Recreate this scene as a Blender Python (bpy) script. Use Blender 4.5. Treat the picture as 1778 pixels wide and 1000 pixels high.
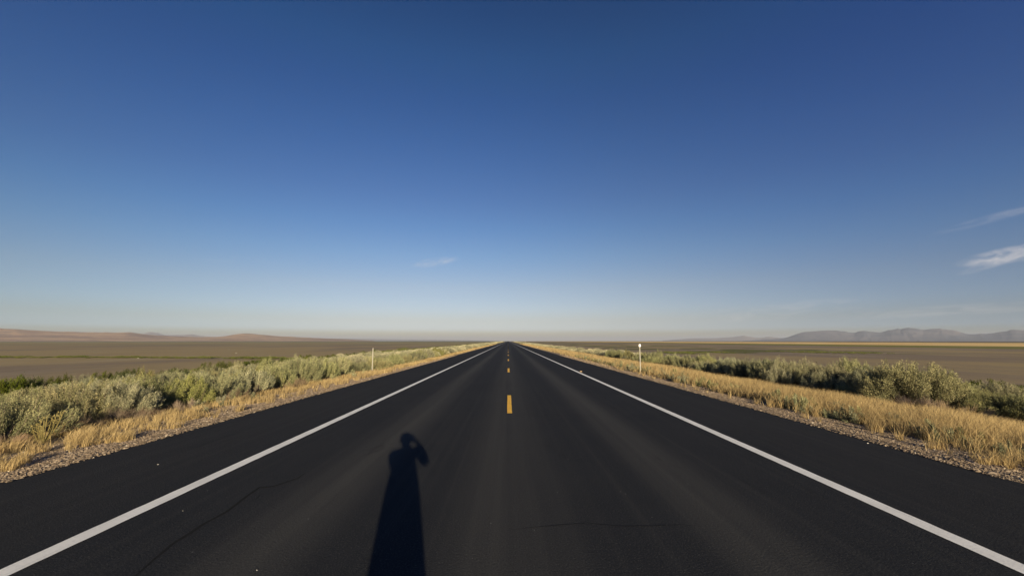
import bpy, math, random
import numpy as np
from mathutils import Vector, Matrix

# ------------------------------------------------------------------ clear
for o in list(bpy.data.objects):
    bpy.data.objects.remove(o)
scene = bpy.context.scene
COL = scene.collection
R = math.radians

# ------------------------------------------------------------------ camera
CAM = Vector((-0.04, 0.0, 1.63))
PITCH = R(7.49)
YAW = R(0.573)
FPX = 700.0
cam_d = bpy.data.cameras.new('view_camera')
cam_d.sensor_width = 36.0
cam_d.lens = 36.0 * FPX / 1778.0
cam_d.clip_start = 0.02
cam_d.clip_end = 200000.0
cam = bpy.data.objects.new('view_camera', cam_d)
cam.location = CAM
cam.rotation_euler = (R(90) + PITCH, 0, -YAW)
COL.objects.link(cam)
scene.camera = cam

# ------------------------------------------------------------------ sky
SUN_EL = R(12.3)
SUN_AZ = R(13.0)            # the sun stands behind the viewer, a little to the right
SUN_DIR = Vector((math.sin(SUN_AZ) * math.cos(SUN_EL), -math.cos(SUN_AZ) * math.cos(SUN_EL), math.sin(SUN_EL)))

world = bpy.data.worlds.new('World')
scene.world = world
world.use_nodes = True
wn = world.node_tree
wn.nodes.clear()


class NT:
    """small helper for node trees"""
    def __init__(self, tree):
        self.t = tree

    def n(self, kind, **kw):
        nd = self.t.nodes.new(kind)
        for k, v in kw.items():
            setattr(nd, k, v)
        return nd

    def link(self, a, b):
        self.t.links.new(a, b)

    def put(self, sock, v):
        if hasattr(v, 'is_output') or isinstance(v, bpy.types.NodeSocket):
            self.t.links.new(v, sock)
        else:
            sock.default_value = v

    def math(self, op, a, b=None, c=None, clamp=False):
        nd = self.n('ShaderNodeMath', operation=op, use_clamp=clamp)
        self.put(nd.inputs[0], a)
        if b is not None:
            self.put(nd.inputs[1], b)
        if c is not None:
            self.put(nd.inputs[2], c)
        return nd.outputs[0]

    def ramp(self, fac, stops, interp='LINEAR'):
        nd = self.n('ShaderNodeValToRGB')
        cr = nd.color_ramp
        cr.interpolation = interp
        while len(cr.elements) < len(stops):
            cr.elements.new(0.5)
        for e, (p, c) in zip(cr.elements, stops):
            e.position = p
            e.color = (c[0], c[1], c[2], 1) if isinstance(c, (tuple, list)) else (c, c, c, 1)
        self.put(nd.inputs[0], fac)
        return nd.outputs[0]

    def mapr(self, v, a, b, c=0.0, d=1.0, smooth=True):
        nd = self.n('ShaderNodeMapRange', interpolation_type='SMOOTHSTEP' if smooth else 'LINEAR')
        self.put(nd.inputs['Value'], v)
        nd.inputs['From Min'].default_value = a
        nd.inputs['From Max'].default_value = b
        nd.inputs['To Min'].default_value = c
        nd.inputs['To Max'].default_value = d
        return nd.outputs[0]

    def mix(self, f, a, b, blend='MIX'):
        nd = self.n('ShaderNodeMix', data_type='RGBA', blend_type=blend)
        self.put(nd.inputs[0], f)
        for i, v in ((6, a), (7, b)):
            if isinstance(v, (tuple, list)):
                nd.inputs[i].default_value = (v[0], v[1], v[2], 1)
            else:
                self.put(nd.inputs[i], v)
        return nd.outputs[2]

    def noise(self, vec, scale, detail=3.0, rough=0.55, dist=0.0, out=0):
        nd = self.n('ShaderNodeTexNoise')
        if vec is not None:
            self.put(nd.inputs['Vector'], vec)
        nd.inputs['Scale'].default_value = scale
        nd.inputs['Detail'].default_value = detail
        nd.inputs['Roughness'].default_value = rough
        nd.inputs['Distortion'].default_value = dist
        return nd.outputs[out]

    def vscale(self, vec, s):
        nd = self.n('ShaderNodeVectorMath', operation='MULTIPLY')
        self.put(nd.inputs[0], vec)
        nd.inputs[1].default_value = s
        return nd.outputs[0]


W = NT(wn)
sky = W.n('ShaderNodeTexSky', sky_type='NISHITA')
sky.sun_disc = False
sky.sun_elevation = SUN_EL
sky.sun_rotation = math.atan2(SUN_DIR.x, SUN_DIR.y)
sky.altitude = 1300
sky.air_density = 1.0
sky.dust_density = 0.6
sky.ozone_density = 2.5
geo = W.n('ShaderNodeTexCoord')
sep = W.n('ShaderNodeSeparateXYZ')
W.link(geo.outputs['Generated'], sep.inputs[0])
el = W.math('ARCSINE', sep.outputs[2])
az = W.math('ARCTAN2', sep.outputs[0], sep.outputs[1])      # 0 straight down the road, + to the right
# the clear-air balance of this evening, by height above the horizon
SKY_STOPS = [(0.0, (0.4876, 0.4042, 0.3849)), (0.0194, (0.4986, 0.4269, 0.4061)), (0.0323, (0.5911, 0.5341, 0.6412)), (0.0567, (0.6284, 0.4991, 0.5105)), (0.0893, (0.6739, 0.5407, 0.5468)), (0.1498, (0.6944, 0.5518, 0.5326)), (0.2364, (0.5639, 0.5538, 0.5908)), (0.3124, (0.4574, 0.5219, 0.6201)), (0.3995, (0.3909, 0.4731, 0.6219)), (0.518, (0.3111, 0.4438, 0.6445)), (0.6411, (0.246, 0.4141, 0.6471)), (0.7385, (0.212, 0.4218, 0.6441)), (0.8419, (0.1664, 0.3641, 0.5935)), (1.0, (0.1465, 0.327, 0.537))]
elf = W.math('DIVIDE', el, R(50), clamp=True)
tint = W.ramp(elf, SKY_STOPS)
skyc = W.mix(1.0, sky.outputs[0], tint, 'MULTIPLY')
# sky colour dimmed at right angles to the sun, standing in for lens vignetting
dp = W.n('ShaderNodeVectorMath', operation='DOT_PRODUCT')
W.link(geo.outputs['Generated'], dp.inputs[0])
dp.inputs[1].default_value = tuple(SUN_DIR)
vignette = W.math('ADD', 1.0 - 0.35, W.math('MULTIPLY', W.math('MULTIPLY', dp.outputs['Value'], dp.outputs['Value']), 0.35))
pc = W.n('ShaderNodeCombineXYZ')
for i_ in range(3):
    W.link(vignette, pc.inputs[i_])
skyc = W.mix(1.0, skyc, pc.outputs[0], 'MULTIPLY')
skyc = W.mix(W.mapr(az, R(-12), R(-58)), skyc, W.mix(1.0, skyc, (0.84, 0.96, 1.02), 'MULTIPLY'))
skyc = W.mix(W.mapr(az, R(12), R(58)), skyc, W.mix(1.0, skyc, (0.86, 1.02, 1.22), 'MULTIPLY'))


def wisp(azc, elc, length, thick, slope, scale, lo, hi, amount, seed):
    """one cirrus streak: an elongated patch in the sky broken up by drawn-out noise"""
    global skyc
    da = W.math('SUBTRACT', az, azc)
    de = W.math('SUBTRACT', el, elc)
    de = W.math('SUBTRACT', de, W.math('MULTIPLY', da, slope))
    u = W.math('DIVIDE', da, length)
    v = W.math('DIVIDE', de, thick)
    comb = W.n('ShaderNodeCombineXYZ')
    W.put(comb.inputs[0], W.math('MULTIPLY', da, 1.0 / length))
    W.put(comb.inputs[1], W.math('MULTIPLY', de, 0.45 / thick))
    comb.inputs[2].default_value = seed
    nz = W.noise(comb.outputs[0], scale, 5.0, 0.6, 0.6)
    r2 = W.math('ADD', W.math('MULTIPLY', u, u), W.math('MULTIPLY', v, v))
    mask = W.mapr(r2, 1.0, 0.0)
    s = W.math('MULTIPLY', mask, W.mapr(nz, lo, hi))
    s = W.math('MULTIPLY', s, amount, clamp=True)
    skyc = W.mix(s, skyc, CLOUD)


CLOUD = (4.2, 3.95, 3.85)


def pxdir(px, py):
    """direction seen at a pixel of the 1778x1000 photograph"""
    v = Vector(((px - 889) / FPX, (500 - py) / FPX, -1.0))
    return (cam.rotation_euler.to_matrix() @ v).normalized()


def pa(px, py):
    d = pxdir(px, py)
    return math.atan2(d.x, d.y), math.asin(d.z)


a, e = pa(1768, 440)
wisp(a, e, 0.075, 0.015, 0.11, 2.4, 0.28, 0.80, 0.72, 1.3)
a, e = pa(1740, 452)
wisp(a, e, 0.055, 0.009, 0.33, 1.6, 0.30, 0.7, 0.30, 2.3)
a, e = pa(1735, 376)
wisp(a, e, 0.085, 0.009, 0.18, 2.0, 0.25, 0.8, 0.17, 4.3)
a, e = pa(755, 455)
wisp(a, e, 0.065, 0.013, 0.20, 2.4, 0.36, 0.75, 0.34, 7.7)
a, e = pa(1330, 542)
wisp(a, e, 0.20, 0.022, 0.07, 3.0, 0.38, 0.75, 0.22, 9.1)
a, e = pa(1640, 540)
wisp(a, e, 0.17, 0.012, 0.03, 3.0, 0.35, 0.7, 0.20, 5.9)
a, e = pa(420, 452)
wisp(a, e, 0.12, 0.010, 0.05, 2.5, 0.45, 0.85, 0.12, 3.1)
bg = W.n('ShaderNodeBackground')
bg.inputs['Strength'].default_value = 0.10
W.link(skyc, bg.inputs['Color'])
wo = W.n('ShaderNodeOutputWorld')
W.link(bg.outputs[0], wo.inputs['Surface'])

# ------------------------------------------------------------------ sun
sd = bpy.data.lights.new('sun', 'SUN')
sd.energy = 5.0
sd.angle = R(0.53)
sd.color = (1.0, 0.84, 0.56)
sun = bpy.data.objects.new('sun', sd)
sun.rotation_euler = (-SUN_DIR).to_track_quat('-Z', 'Y').to_euler()
sun.location = (10, -40, 12)
COL.objects.link(sun)

scene.view_settings.view_transform = 'Standard'
scene.view_settings.look = 'None'
scene.view_settings.exposure = 0.85
scene.view_settings.gamma = 1.0
scene.view_settings.use_curve_mapping = False

# ================================================================== helpers
rng = np.random.default_rng(7)


def hash2(ix, iy, seed):
    h = (ix.astype(np.int64) * 374761393 + iy.astype(np.int64) * 668265263 + seed * 2147483647) & 0xffffffff
    h = ((h ^ (h >> 13)) * 1274126177) & 0xffffffff
    h = h ^ (h >> 16)
    return (h & 0xffff) / 65535.0


def vnoise(x, y, seed=0):
    ix = np.floor(x); iy = np.floor(y)
    fx = x - ix; fy = y - iy
    fx = fx * fx * (3 - 2 * fx); fy = fy * fy * (3 - 2 * fy)
    a = hash2(ix, iy, seed); b = hash2(ix + 1, iy, seed)
    c = hash2(ix, iy + 1, seed); d = hash2(ix + 1, iy + 1, seed)
    return (a * (1 - fx) + b * fx) * (1 - fy) + (c * (1 - fx) + d * fx) * fy


def fbm(x, y, seed=0, octs=4):
    x = np.asarray(x, float); y = np.asarray(y, float)
    s = 0; a = 0.5; t = 0
    for k in range(octs):
        s = s + a * vnoise(x * 2 ** k, y * 2 ** k, seed + 17 * k); t += a; a *= 0.5
    return s / t


def tag(o, label=None, cat=None, group=None, kind=None):
    if label: o['label'] = label
    if cat: o['category'] = cat
    if group: o['group'] = group
    if kind: o['kind'] = kind
    return o


def link(name, me, mat=None, parent=None):
    o = bpy.data.objects.new(name, me)
    if mat is not None and not me.materials:
        me.materials.append(mat)
    COL.objects.link(o)
    if parent is not None:
        o.parent = parent
    return o


def mesh_np(name, verts, faces, n, attrs=None, smooth=False):
    """verts (N,3); faces (F,n) all with n corners; attrs: {name: (N,) float per vertex}"""
    me = bpy.data.meshes.new(name)
    verts = np.ascontiguousarray(verts, dtype=np.float32)
    faces = np.ascontiguousarray(faces, dtype=np.int32)
    me.vertices.add(len(verts))
    me.vertices.foreach_set('co', verts.ravel())
    me.loops.add(faces.size)
    me.loops.foreach_set('vertex_index', faces.ravel())
    me.polygons.add(len(faces))
    me.polygons.foreach_set('loop_start', np.arange(0, faces.size, n, dtype=np.int32))
    me.polygons.foreach_set('use_smooth', np.full(len(faces), smooth))
    if attrs:
        for k, v in attrs.items():
            at = me.attributes.new(k, 'FLOAT', 'POINT')
            at.data.foreach_set('value', np.ascontiguousarray(v, dtype=np.float32))
    me.update(calc_edges=True)
    return me


def grid_faces(nr, nc):
    i = np.arange(nr - 1)[:, None] * nc + np.arange(nc - 1)[None, :]
    return np.stack([i, i + 1, i + nc + 1, i + nc], -1).reshape(-1, 4)


def empty(name, loc=(0, 0, 0), rz=0.0):
    o = bpy.data.objects.new(name, None)
    o.empty_display_size = 0.2
    o.location = loc
    o.rotation_euler = (0, 0, rz)
    COL.objects.link(o)
    return o


def copy_tree(o, parent=None):
    c = o.copy()
    COL.objects.link(c)
    if parent is not None:
        c.parent = parent
    for ch in list(o.children):
        copy_tree(ch, c)
    return c


def new_mat(name, rough=0.8, spec=0.3):
    m = bpy.data.materials.new(name)
    m.use_nodes = True
    m.node_tree.nodes.clear()
    T = NT(m.node_tree)
    b = T.n('ShaderNodeBsdfPrincipled')
    b.inputs['Roughness'].default_value = rough
    b.inputs['Specular IOR Level'].default_value = spec
    out = T.n('ShaderNodeOutputMaterial')
    T.link(b.outputs[0], out.inputs['Surface'])
    return m, T, b, out


def bump(T, b, h, strength, dist=0.02):
    nd = T.n('ShaderNodeBump')
    nd.inputs['Strength'].default_value = strength
    nd.inputs['Distance'].default_value = dist
    T.put(nd.inputs['Height'], h)
    T.link(nd.outputs[0], b.inputs['Normal'])


def simple_mat(name, col, rough=0.7, spec=0.3, var=0.15, scale=20.0, metallic=0.0):
    m, T, b, out = new_mat(name, rough, spec)
    tc = T.n('ShaderNodeTexCoord')
    nz = T.noise(tc.outputs['Object'], scale, 4.0)
    c = T.mix(nz, tuple(x * (1 - var) for x in col), tuple(min(1, x * (1 + var)) for x in col))
    T.link(c, b.inputs['Base Color'])
    b.inputs['Metallic'].default_value = metallic
    return m


# ================================================================== terrain shape
def zroad(x):
    return 0.0


def ground_z(x, y):
    """embankment falling from the pavement edge to the lake bed, the same on both sides"""
    ax = np.abs(x)
    px_ = [0, 5.6, 6.3, 7.3, 9.5, 14.0, 20.0, 26.0, 40.0, 1e6]
    pz_ = [-0.10, -0.10, -0.045, -0.13, -0.36, -0.88, -1.25, -1.55, -1.9, -1.9]
    z = np.interp(ax, px_, pz_)
    w = np.clip((ax - 7.0) / 3.0, 0, 1) * np.clip((34 - ax) / 8.0, 0, 1)
    z = z + w * (fbm(x * 0.35, y * 0.35, 3) - 0.5) * (0.08 + 0.28 * np.clip((ax - 9.0) / 5.0, 0, 1))
    w2 = np.clip((ax - 6.1) / 0.5, 0, 1) * np.clip((34 - ax) / 8.0, 0, 1)
    z = z + w2 * (fbm(x * 2.2, y * 2.2, 5) - 0.5) * (0.025 + 0.045 * np.clip((ax - 9.0) / 2.0, 0, 1))
    return z


def gz(x, y):
    return float(ground_z(np.array([float(x)]), np.array([float(y)]))[0])


# ================================================================== materials
# --- asphalt
asph, T, b, out = new_mat('asphalt', 0.95, 0.05)
tc = T.n('ShaderNodeTexCoord')
P = tc.outputs['Object']
sp = T.n('ShaderNodeSeparateXYZ'); T.link(P, sp.inputs[0])
long_ = T.noise(T.vscale(P, (1.6, 0.035, 1)), 1.0, 4.0, 0.6)
streak = T.noise(T.vscale(P, (7.0, 0.05, 1)), 1.0, 4.0, 0.65)
patch = T.noise(P, 0.55, 5.0, 0.6)
grain = T.noise(P, 75.0, 6.0, 0.8)
# worn wheel paths, either side of each lane's middle
ax = T.math('ABSOLUTE', sp.outputs[0])
def bandf(c, w):
    d = T.math('ABSOLUTE', T.math('SUBTRACT', ax, c))
    return T.mapr(d, w, 0.0)
wp = T.math('MAXIMUM', T.math('MULTIPLY', bandf(0.1, 0.75), 0.8), bandf(1.97, 0.62))
wp = T.math('MULTIPLY', wp, T.mapr(long_, 0.22, 0.60, 0.25, 1.0))
wp = T.math('ADD', wp, T.math('MULTIPLY', T.mapr(streak, 0.45, 0.80), 0.22), clamp=True)
dark = (0.0162, 0.0172, 0.0200)
light = (0.045, 0.0435, 0.0410)
c = T.mix(T.mapr(streak, 0.45, 0.8, 0, 0.15), dark, light)
c = T.mix(T.mapr(patch, 0.3, 0.75, 0, 0.6), c, (0.0220, 0.0225, 0.0240))
c = T.mix(T.mapr(ax, 3.6, 4.4, 0.0, 0.45), c, (0.0212, 0.0210, 0.0215))
c = T.mix(T.math('MULTIPLY', wp, 0.85), c, light)
c = T.mix(T.mapr(grain, 0.53, 0.66, 0.0, 0.85), c, (0.066, 0.064, 0.061))
c = T.mix(T.mapr(grain, 0.47, 0.36, 0.0, 0.75), c, (0.007, 0.007, 0.0075))
stain = T.noise(T.vscale(P, (2.2, 0.5, 1)), 1.0, 5.0, 0.65, 0.3)
c = T.mix(T.mapr(stain, 0.60, 0.74, 0.0, 0.45), c, (0.0105, 0.0105, 0.0115))
vor = T.n('ShaderNodeTexVoronoi', feature='F1'); vor.inputs['Scale'].default_value = 26.0
T.link(P, vor.inputs['Vector'])
vsep = T.n('ShaderNodeSeparateColor'); T.link(vor.outputs['Color'], vsep.inputs[0])
chip = T.math('MULTIPLY', T.mapr(vsep.outputs[0], 0.9965, 0.998), T.mapr(vor.outputs['Distance'], 0.22, 0.1))
c = T.mix(T.math('MULTIPLY', chip, 0.22), c, (0.45, 0.43, 0.40))
gain = T.mix(1.0, c, (1.38, 1.40, 1.46), 'MULTIPLY')
T.link(gain, b.inputs['Base Color'])
gb = T.noise(P, 42.0, 5.0, 0.8)
wav = T.noise(T.vscale(P, (1.0, 0.5, 1)), 1.2, 3.0)
bump(T, b, T.math('ADD', gb, T.math('MULTIPLY', wav, 0.8)), 1.0, 0.016)

# --- road paint
def paint(name, col, wear):
    m, T, b, out = new_mat(name, 0.65, 0.3)
    tc = T.n('ShaderNodeTexCoord'); P = tc.outputs['Object']
    n1 = T.noise(P, 45.0, 4.0, 0.7)
    n2 = T.noise(P, 2.5, 4.0, 0.6)
    c = T.mix(T.mapr(n2, 0.3, 0.7), tuple(x * 0.88 for x in col), col)
    c = T.mix(T.mapr(n1, 0.58, 0.76, 0, wear), c, (0.16, 0.15, 0.135))
    n3 = T.noise(P, 9.0, 6.0, 0.75)
    c = T.mix(T.mapr(n3, 0.60, 0.72, 0, wear * 0.8), c, (0.20, 0.185, 0.165))
    n4 = T.noise(T.vscale(P, (30.0, 0.7, 1)), 1.0, 3.0, 0.6)
    c = T.mix(T.mapr(n4, 0.5, 0.75, 0, 0.35), c, tuple(x * 0.6 for x in col))
    T.link(c, b.inputs['Base Color'])
    bump(T, b, n1, 0.4, 0.006)
    return m
white_paint = paint('white_road_paint', (0.86, 0.84, 0.79), 0.40)
yellow_paint = paint('yellow_road_paint', (0.95, 0.53, 0.035), 0.3)
tar, T, b, out = new_mat('tar_sealant', 0.95, 0.03)
tc = T.n('ShaderNodeTexCoord')
T.link(T.mix(T.noise(tc.outputs['Object'], 14, 3), (0.0160, 0.0160, 0.0170), (0.0225, 0.0225, 0.0235)), b.inputs['Base Color'])

# --- ground
grd, T, b, out = new_mat('desert_ground', 0.92, 0.15)
tc = T.n('ShaderNodeTexCoord'); P = tc.outputs['Object']
sp = T.n('ShaderNodeSeparateXYZ'); T.link(P, sp.inputs[0])
X = sp.outputs[0]; Y = sp.outputs[1]
ax = T.math('ABSOLUTE', X)
# lake bed: drawn-out mud bands, roughly parallel to the road
n_big = T.noise(T.vscale(P, (0.020, 0.0045, 1)), 1.0, 5.0, 0.6, 0.4)
n_mid = T.noise(T.vscale(P, (0.10, 0.02, 1)), 1.0, 5.0, 0.6)
n_fine = T.noise(P, 1.3, 6.0, 0.65)
playa = T.mix(T.mapr(n_big, 0.42, 0.58), PLAYA_A := (0.225, 0.170, 0.112), PLAYA_B := (0.335, 0.250, 0.118))
playa = T.mix(T.mapr(n_mid, 0.5, 0.7, 0, 0.5), playa, (0.36, 0.29, 0.19))
playa = T.mix(T.mapr(n_fine, 0.35, 0.7, 0, 0.25), playa, (0.15, 0.115, 0.08))
n_dk = T.noise(T.vscale(P, (0.16, 0.07, 1)), 1.0, 6.0, 0.7)
playa = T.mix(T.mapr(n_dk, 0.60, 0.72, 0, 0.55), playa, (0.13, 0.105, 0.060))
# far pastures on the right: green rushes, then golden stubble, then dark scrub
wob = T.math('MULTIPLY', T.math('SUBTRACT', T.noise(T.vscale(P, (0.004, 0.006, 1)), 1.0, 4.0), 0.5), 90.0)
Xr = T.math('ADD', X, wob)
fieldn = T.noise(T.vscale(P, (0.03, 0.008, 1)), 1.0, 4.0, 0.6)
green = T.mix(fieldn, (0.13, 0.135, 0.028), (0.25, 0.215, 0.045))
gold = T.mix(T.mapr(fieldn, 0.35, 0.65), (0.62, 0.40, 0.14), (0.85, 0.60, 0.25))  # gold brightened to carry the low sun that upright stubble catches
scrub = T.mix(fieldn, (0.10, 0.08, 0.045), (0.15, 0.12, 0.06))
c = T.mix(T.mapr(Xr, 215, 235), playa, green)
c = T.mix(T.mapr(Xr, 330, 350), c, gold)
c = T.mix(T.mapr(Xr, 900, 1100), c, scrub)
# far straight ahead and left: olive flats
Yr = T.math('ADD', Y, T.math('MULTIPLY', wob, 1.5))
olive = T.mix(fieldn, (0.20, 0.165, 0.075), (0.33, 0.27, 0.125))
leftf = T.mapr(X, 30.0, -30.0)
c = T.mix(T.math('MULTIPLY', T.mapr(Yr, 330, 420), T.math('MULTIPLY', leftf, T.mapr(fieldn, 0.3, 0.6, 0.5, 1))), c, olive)
c = T.mix(T.math('MULTIPLY', T.mapr(Yr, 900, 1000), leftf), c, (0.36, 0.31, 0.16))
c = T.mix(T.math('MULTIPLY', T.mapr(Yr, 1300, 1500), leftf), c, (0.13, 0.125, 0.055))
# rushes growing in shallow pools of the lake bed, right of the road
pool = T.noise(T.vscale(P, (0.045, 0.030, 1)), 1.0, 4.0, 0.55, 0.5)
pm = T.math('MULTIPLY', T.mapr(X, 38, 50), T.mapr(X, 150, 110))
pm = T.math('MULTIPLY', pm, T.math('MULTIPLY', T.mapr(Y, 105, 120), T.mapr(pool, 0.50, 0.56)))
c = T.mix(pm, c, (0.12, 0.115, 0.03))
# bank soil, litter and gravel
edge_n = T.math('MULTIPLY', T.math('SUBTRACT', T.noise(P, 0.9, 5.0, 0.65), 0.5), 2.4)
axn = T.math('ADD', ax, edge_n)
soil_n = T.noise(P, 9.0, 6.0, 0.7)
soil = T.mix(T.mapr(soil_n, 0.3, 0.7), (0.19, 0.135, 0.08), (0.46, 0.34, 0.19))
bank_far = T.mix(T.noise(P, 0.25, 5.0, 0.6), (0.16, 0.14, 0.06), (0.26, 0.20, 0.10))
bank_far = T.mix(T.mapr(Y, 60, 220), soil, bank_far)
c = T.mix(T.mapr(axn, 29.0, 25.5), c, bank_far)
gvor = T.n('ShaderNodeTexVoronoi', feature='F1'); gvor.inputs['Scale'].default_value = 34.0
T.link(P, gvor.inputs['Vector'])
gcol = T.n('ShaderNodeSeparateColor'); T.link(gvor.outputs['Color'], gcol.inputs[0])
grav = T.mix(gcol.outputs[0], (0.13, 0.098, 0.068), (0.32, 0.25, 0.18))
grav = T.mix(T.mapr(soil_n, 0.4, 0.7, 0, 0.6), grav, (0.26, 0.205, 0.15))
axg = T.math('ADD', ax, T.math('MULTIPLY', edge_n, 0.35))
c = T.mix(T.mapr(axg, 7.35, 6.75), c, grav)
T.link(c, b.inputs['Base Color'])
hb = T.math('ADD', T.math('MULTIPLY', gvor.outputs['Distance'], -0.8), soil_n)
nearb = T.mapr(ax, 40, 20)
bump(T, b, T.math('MULTIPLY', hb, nearb), 0.8, 0.03)

# --- plants
def leaf_mat(name, stops, rough=0.75, trans=0.25, hue=0.0, spec=0.15):
    m, T, b, out = new_mat(name, rough, spec)
    at = T.n('ShaderNodeAttribute', attribute_name='tint')
    c = T.ramp(at.outputs['Fac'], stops)
    oi = T.n('ShaderNodeObjectInfo')
    hs = T.n('ShaderNodeHueSaturation')
    T.put(hs.inputs['Hue'], T.math('ADD', 0.5 - hue / 2, T.math('MULTIPLY', oi.outputs['Random'], hue)))
    r2 = T.math('FRACT', T.math('MULTIPLY', oi.outputs['Random'], 37.7))
    T.put(hs.inputs['Value'], T.math('ADD', 0.72, T.math('MULTIPLY', r2, 0.56)) if hue else 1.0)
    r3 = T.math('FRACT', T.math('MULTIPLY', oi.outputs['Random'], 91.3))
    T.put(hs.inputs['Saturation'], T.math('ADD', 0.8, T.math('MULTIPLY', r3, 0.4)) if hue else 1.0)
    T.link(c, hs.inputs['Color'])
    T.link(hs.outputs[0], b.inputs['Base Color'])
    tr = T.n('ShaderNodeBsdfTranslucent')
    T.link(hs.outputs[0], tr.inputs['Color'])
    mx = T.n('ShaderNodeMixShader')
    mx.inputs[0].default_value = trans
    T.link(b.outputs[0], mx.inputs[1]); T.link(tr.outputs[0], mx.inputs[2])
    T.link(mx.outputs[0], out.inputs['Surface'])
    return m


SAGE = [(0.0, (0.066, 0.070, 0.039)), (0.35, (0.160, 0.162, 0.088)), (0.7, (0.335, 0.318, 0.170)), (1.0, (0.70, 0.62, 0.34))]
rabbit_m = leaf_mat('yellow_green_sagebrush_leaves', [(0.0, (0.072, 0.078, 0.030)), (0.35, (0.165, 0.165, 0.068)), (0.7, (0.31, 0.295, 0.120)), (1.0, (0.52, 0.47, 0.22))], hue=0.03, trans=0.06)
sage_m = leaf_mat('sagebrush_leaves', SAGE, hue=0.035, trans=0.06)
green_m = leaf_mat('greasewood_leaves', [(0.0, (0.035, 0.048, 0.010)), (0.5, (0.085, 0.100, 0.022)), (1.0, (0.16, 0.165, 0.045))], hue=0.03)
grass_m = leaf_mat('dry_grass_blades', [(0.0, (0.17, 0.125, 0.07)), (0.4, (0.38, 0.275, 0.13)), (0.8, (0.62, 0.46, 0.22)), (1.0, (0.78, 0.63, 0.36))], trans=0.30)
dry_m = leaf_mat('dry_twigs', [(0.0, (0.12, 0.085, 0.055)), (0.6, (0.27, 0.20, 0.135)), (1.0, (0.42, 0.32, 0.22))], trans=0.05, hue=0.02)
weed_m = leaf_mat('yellow_weed_stems', [(0.0, (0.17, 0.14, 0.05)), (1.0, (0.36, 0.29, 0.11))], trans=0.1)
stone_m = leaf_mat('crushed_stone', [(0.0, (0.09, 0.068, 0.048)), (0.5, (0.22, 0.165, 0.115)), (0.9, (0.36, 0.285, 0.21)), (1.0, (0.56, 0.48, 0.38))], trans=0.0)
wood_m = simple_mat('woody_stems', (0.15, 0.115, 0.085), 0.9, 0.1, 0.4, 30)

# ================================================================== ground, road, markings
ys = np.concatenate([np.linspace(-60, 0, 31)[:-1], np.arange(0, 60, 0.25), np.geomspace(60, 45000, 130)])
xp = np.concatenate([np.array([0, 3, 5.4, 5.9]), np.arange(6.1, 14, 0.16), np.arange(14, 34, 0.5), np.geomspace(34, 45000, 60)])
xs = np.concatenate([-xp[::-1][:-1], xp])
YY, XX = np.meshgrid(ys, xs, indexing='ij')
ZZ = ground_z(XX, YY)
V = np.stack([XX, YY, ZZ], -1).reshape(-1, 3)
ground = link('ground', mesh_np('ground', V, grid_faces(len(ys), len(xs)), 4, smooth=True), grd)
tag(ground, 'flat brown dry lake bed with low embankment slopes beside the road', kind='structure')

# road slab with a slightly ragged edge
yr = np.concatenate([np.arange(-60, 70, 0.12), np.geomspace(70, 9000, 260)])
near = np.clip(1 - yr / 120, 0.0, 1)
e1 = -5.93 + near * ((fbm(yr * 1.3, yr * 0, 11, 5) - 0.5) * 0.16)
e2 = 5.95 + near * ((fbm(yr * 1.3, yr * 0 + 9, 12, 5) - 0.5) * 0.16)
rows = []
for k, (fx, z) in enumerate([(None, -0.12), (None, 0.0), (-3.6, 0.0), (-1.8, 0), (0, 0.0), (1.8, 0), (3.6, 0.0), (None, 0.0), (None, -0.12)]):
    if fx is None:
        x = e1 if k < 4 else e2
        if z < 0: x = x + (-0.07 if k < 4 else 0.07)
    else:
        x = np.full_like(yr, fx)
    rows.append(np.stack([x, yr, np.full_like(yr, z)], -1))
V = np.stack(rows, 1).reshape(-1, 3)
road = link('road', mesh_np('road', V, grid_faces(len(yr), 9), 4), asph)
tag(road, 'straight black asphalt two-lane road running to the horizon', kind='structure')


def strip(name, x0, x1, y0, y1, z, mat, parent, step=0.5, jag=0.006, seed=0):
    n = max(3, int((min(y1, 80) - y0) / step))
    y = np.linspace(y0, min(y1, 80), n)
    if y1 > 80:
        y = np.concatenate([y, np.geomspace(81, y1, 150)])
    j = jag * np.clip(1 - y / 80, 0, 1)
    a = x0 + (fbm(y * 9, y * 0 + seed, 21, 3) - 0.5) * 2 * j
    b_ = x1 + (fbm(y * 9, y * 0 + seed, 22, 3) - 0.5) * 2 * j
    V = np.stack([np.stack([a, y, np.full_like(y, z)], -1), np.stack([b_, y, np.full_like(y, z)], -1)], 1).reshape(-1, 3)
    return link(name, mesh_np(name, V, grid_faces(len(y), 2), 4), mat, parent)


el1 = strip('edge_line', -3.69, -3.535, -60, 9000, 0.004, white_paint, road, 0.1, seed=1)
el2 = strip('edge_line', 3.60, 3.755, -60, 9000, 0.004, white_paint, road, 0.1, seed=2)
for k in range(-1, 99):
    y0 = 9.47 + 12.19 * k
    strip('centre_dash', -0.055, 0.055, y0, y0 + 3.07, 0.004, yellow_paint, road, 0.2, seed=3 + k)


def gp(px, py, z=0.0):
    """point where the view through a photo pixel meets height z"""
    d = pxdir(px, py)
    t = (z - CAM.z) / d.z
    return CAM + d * t


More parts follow.
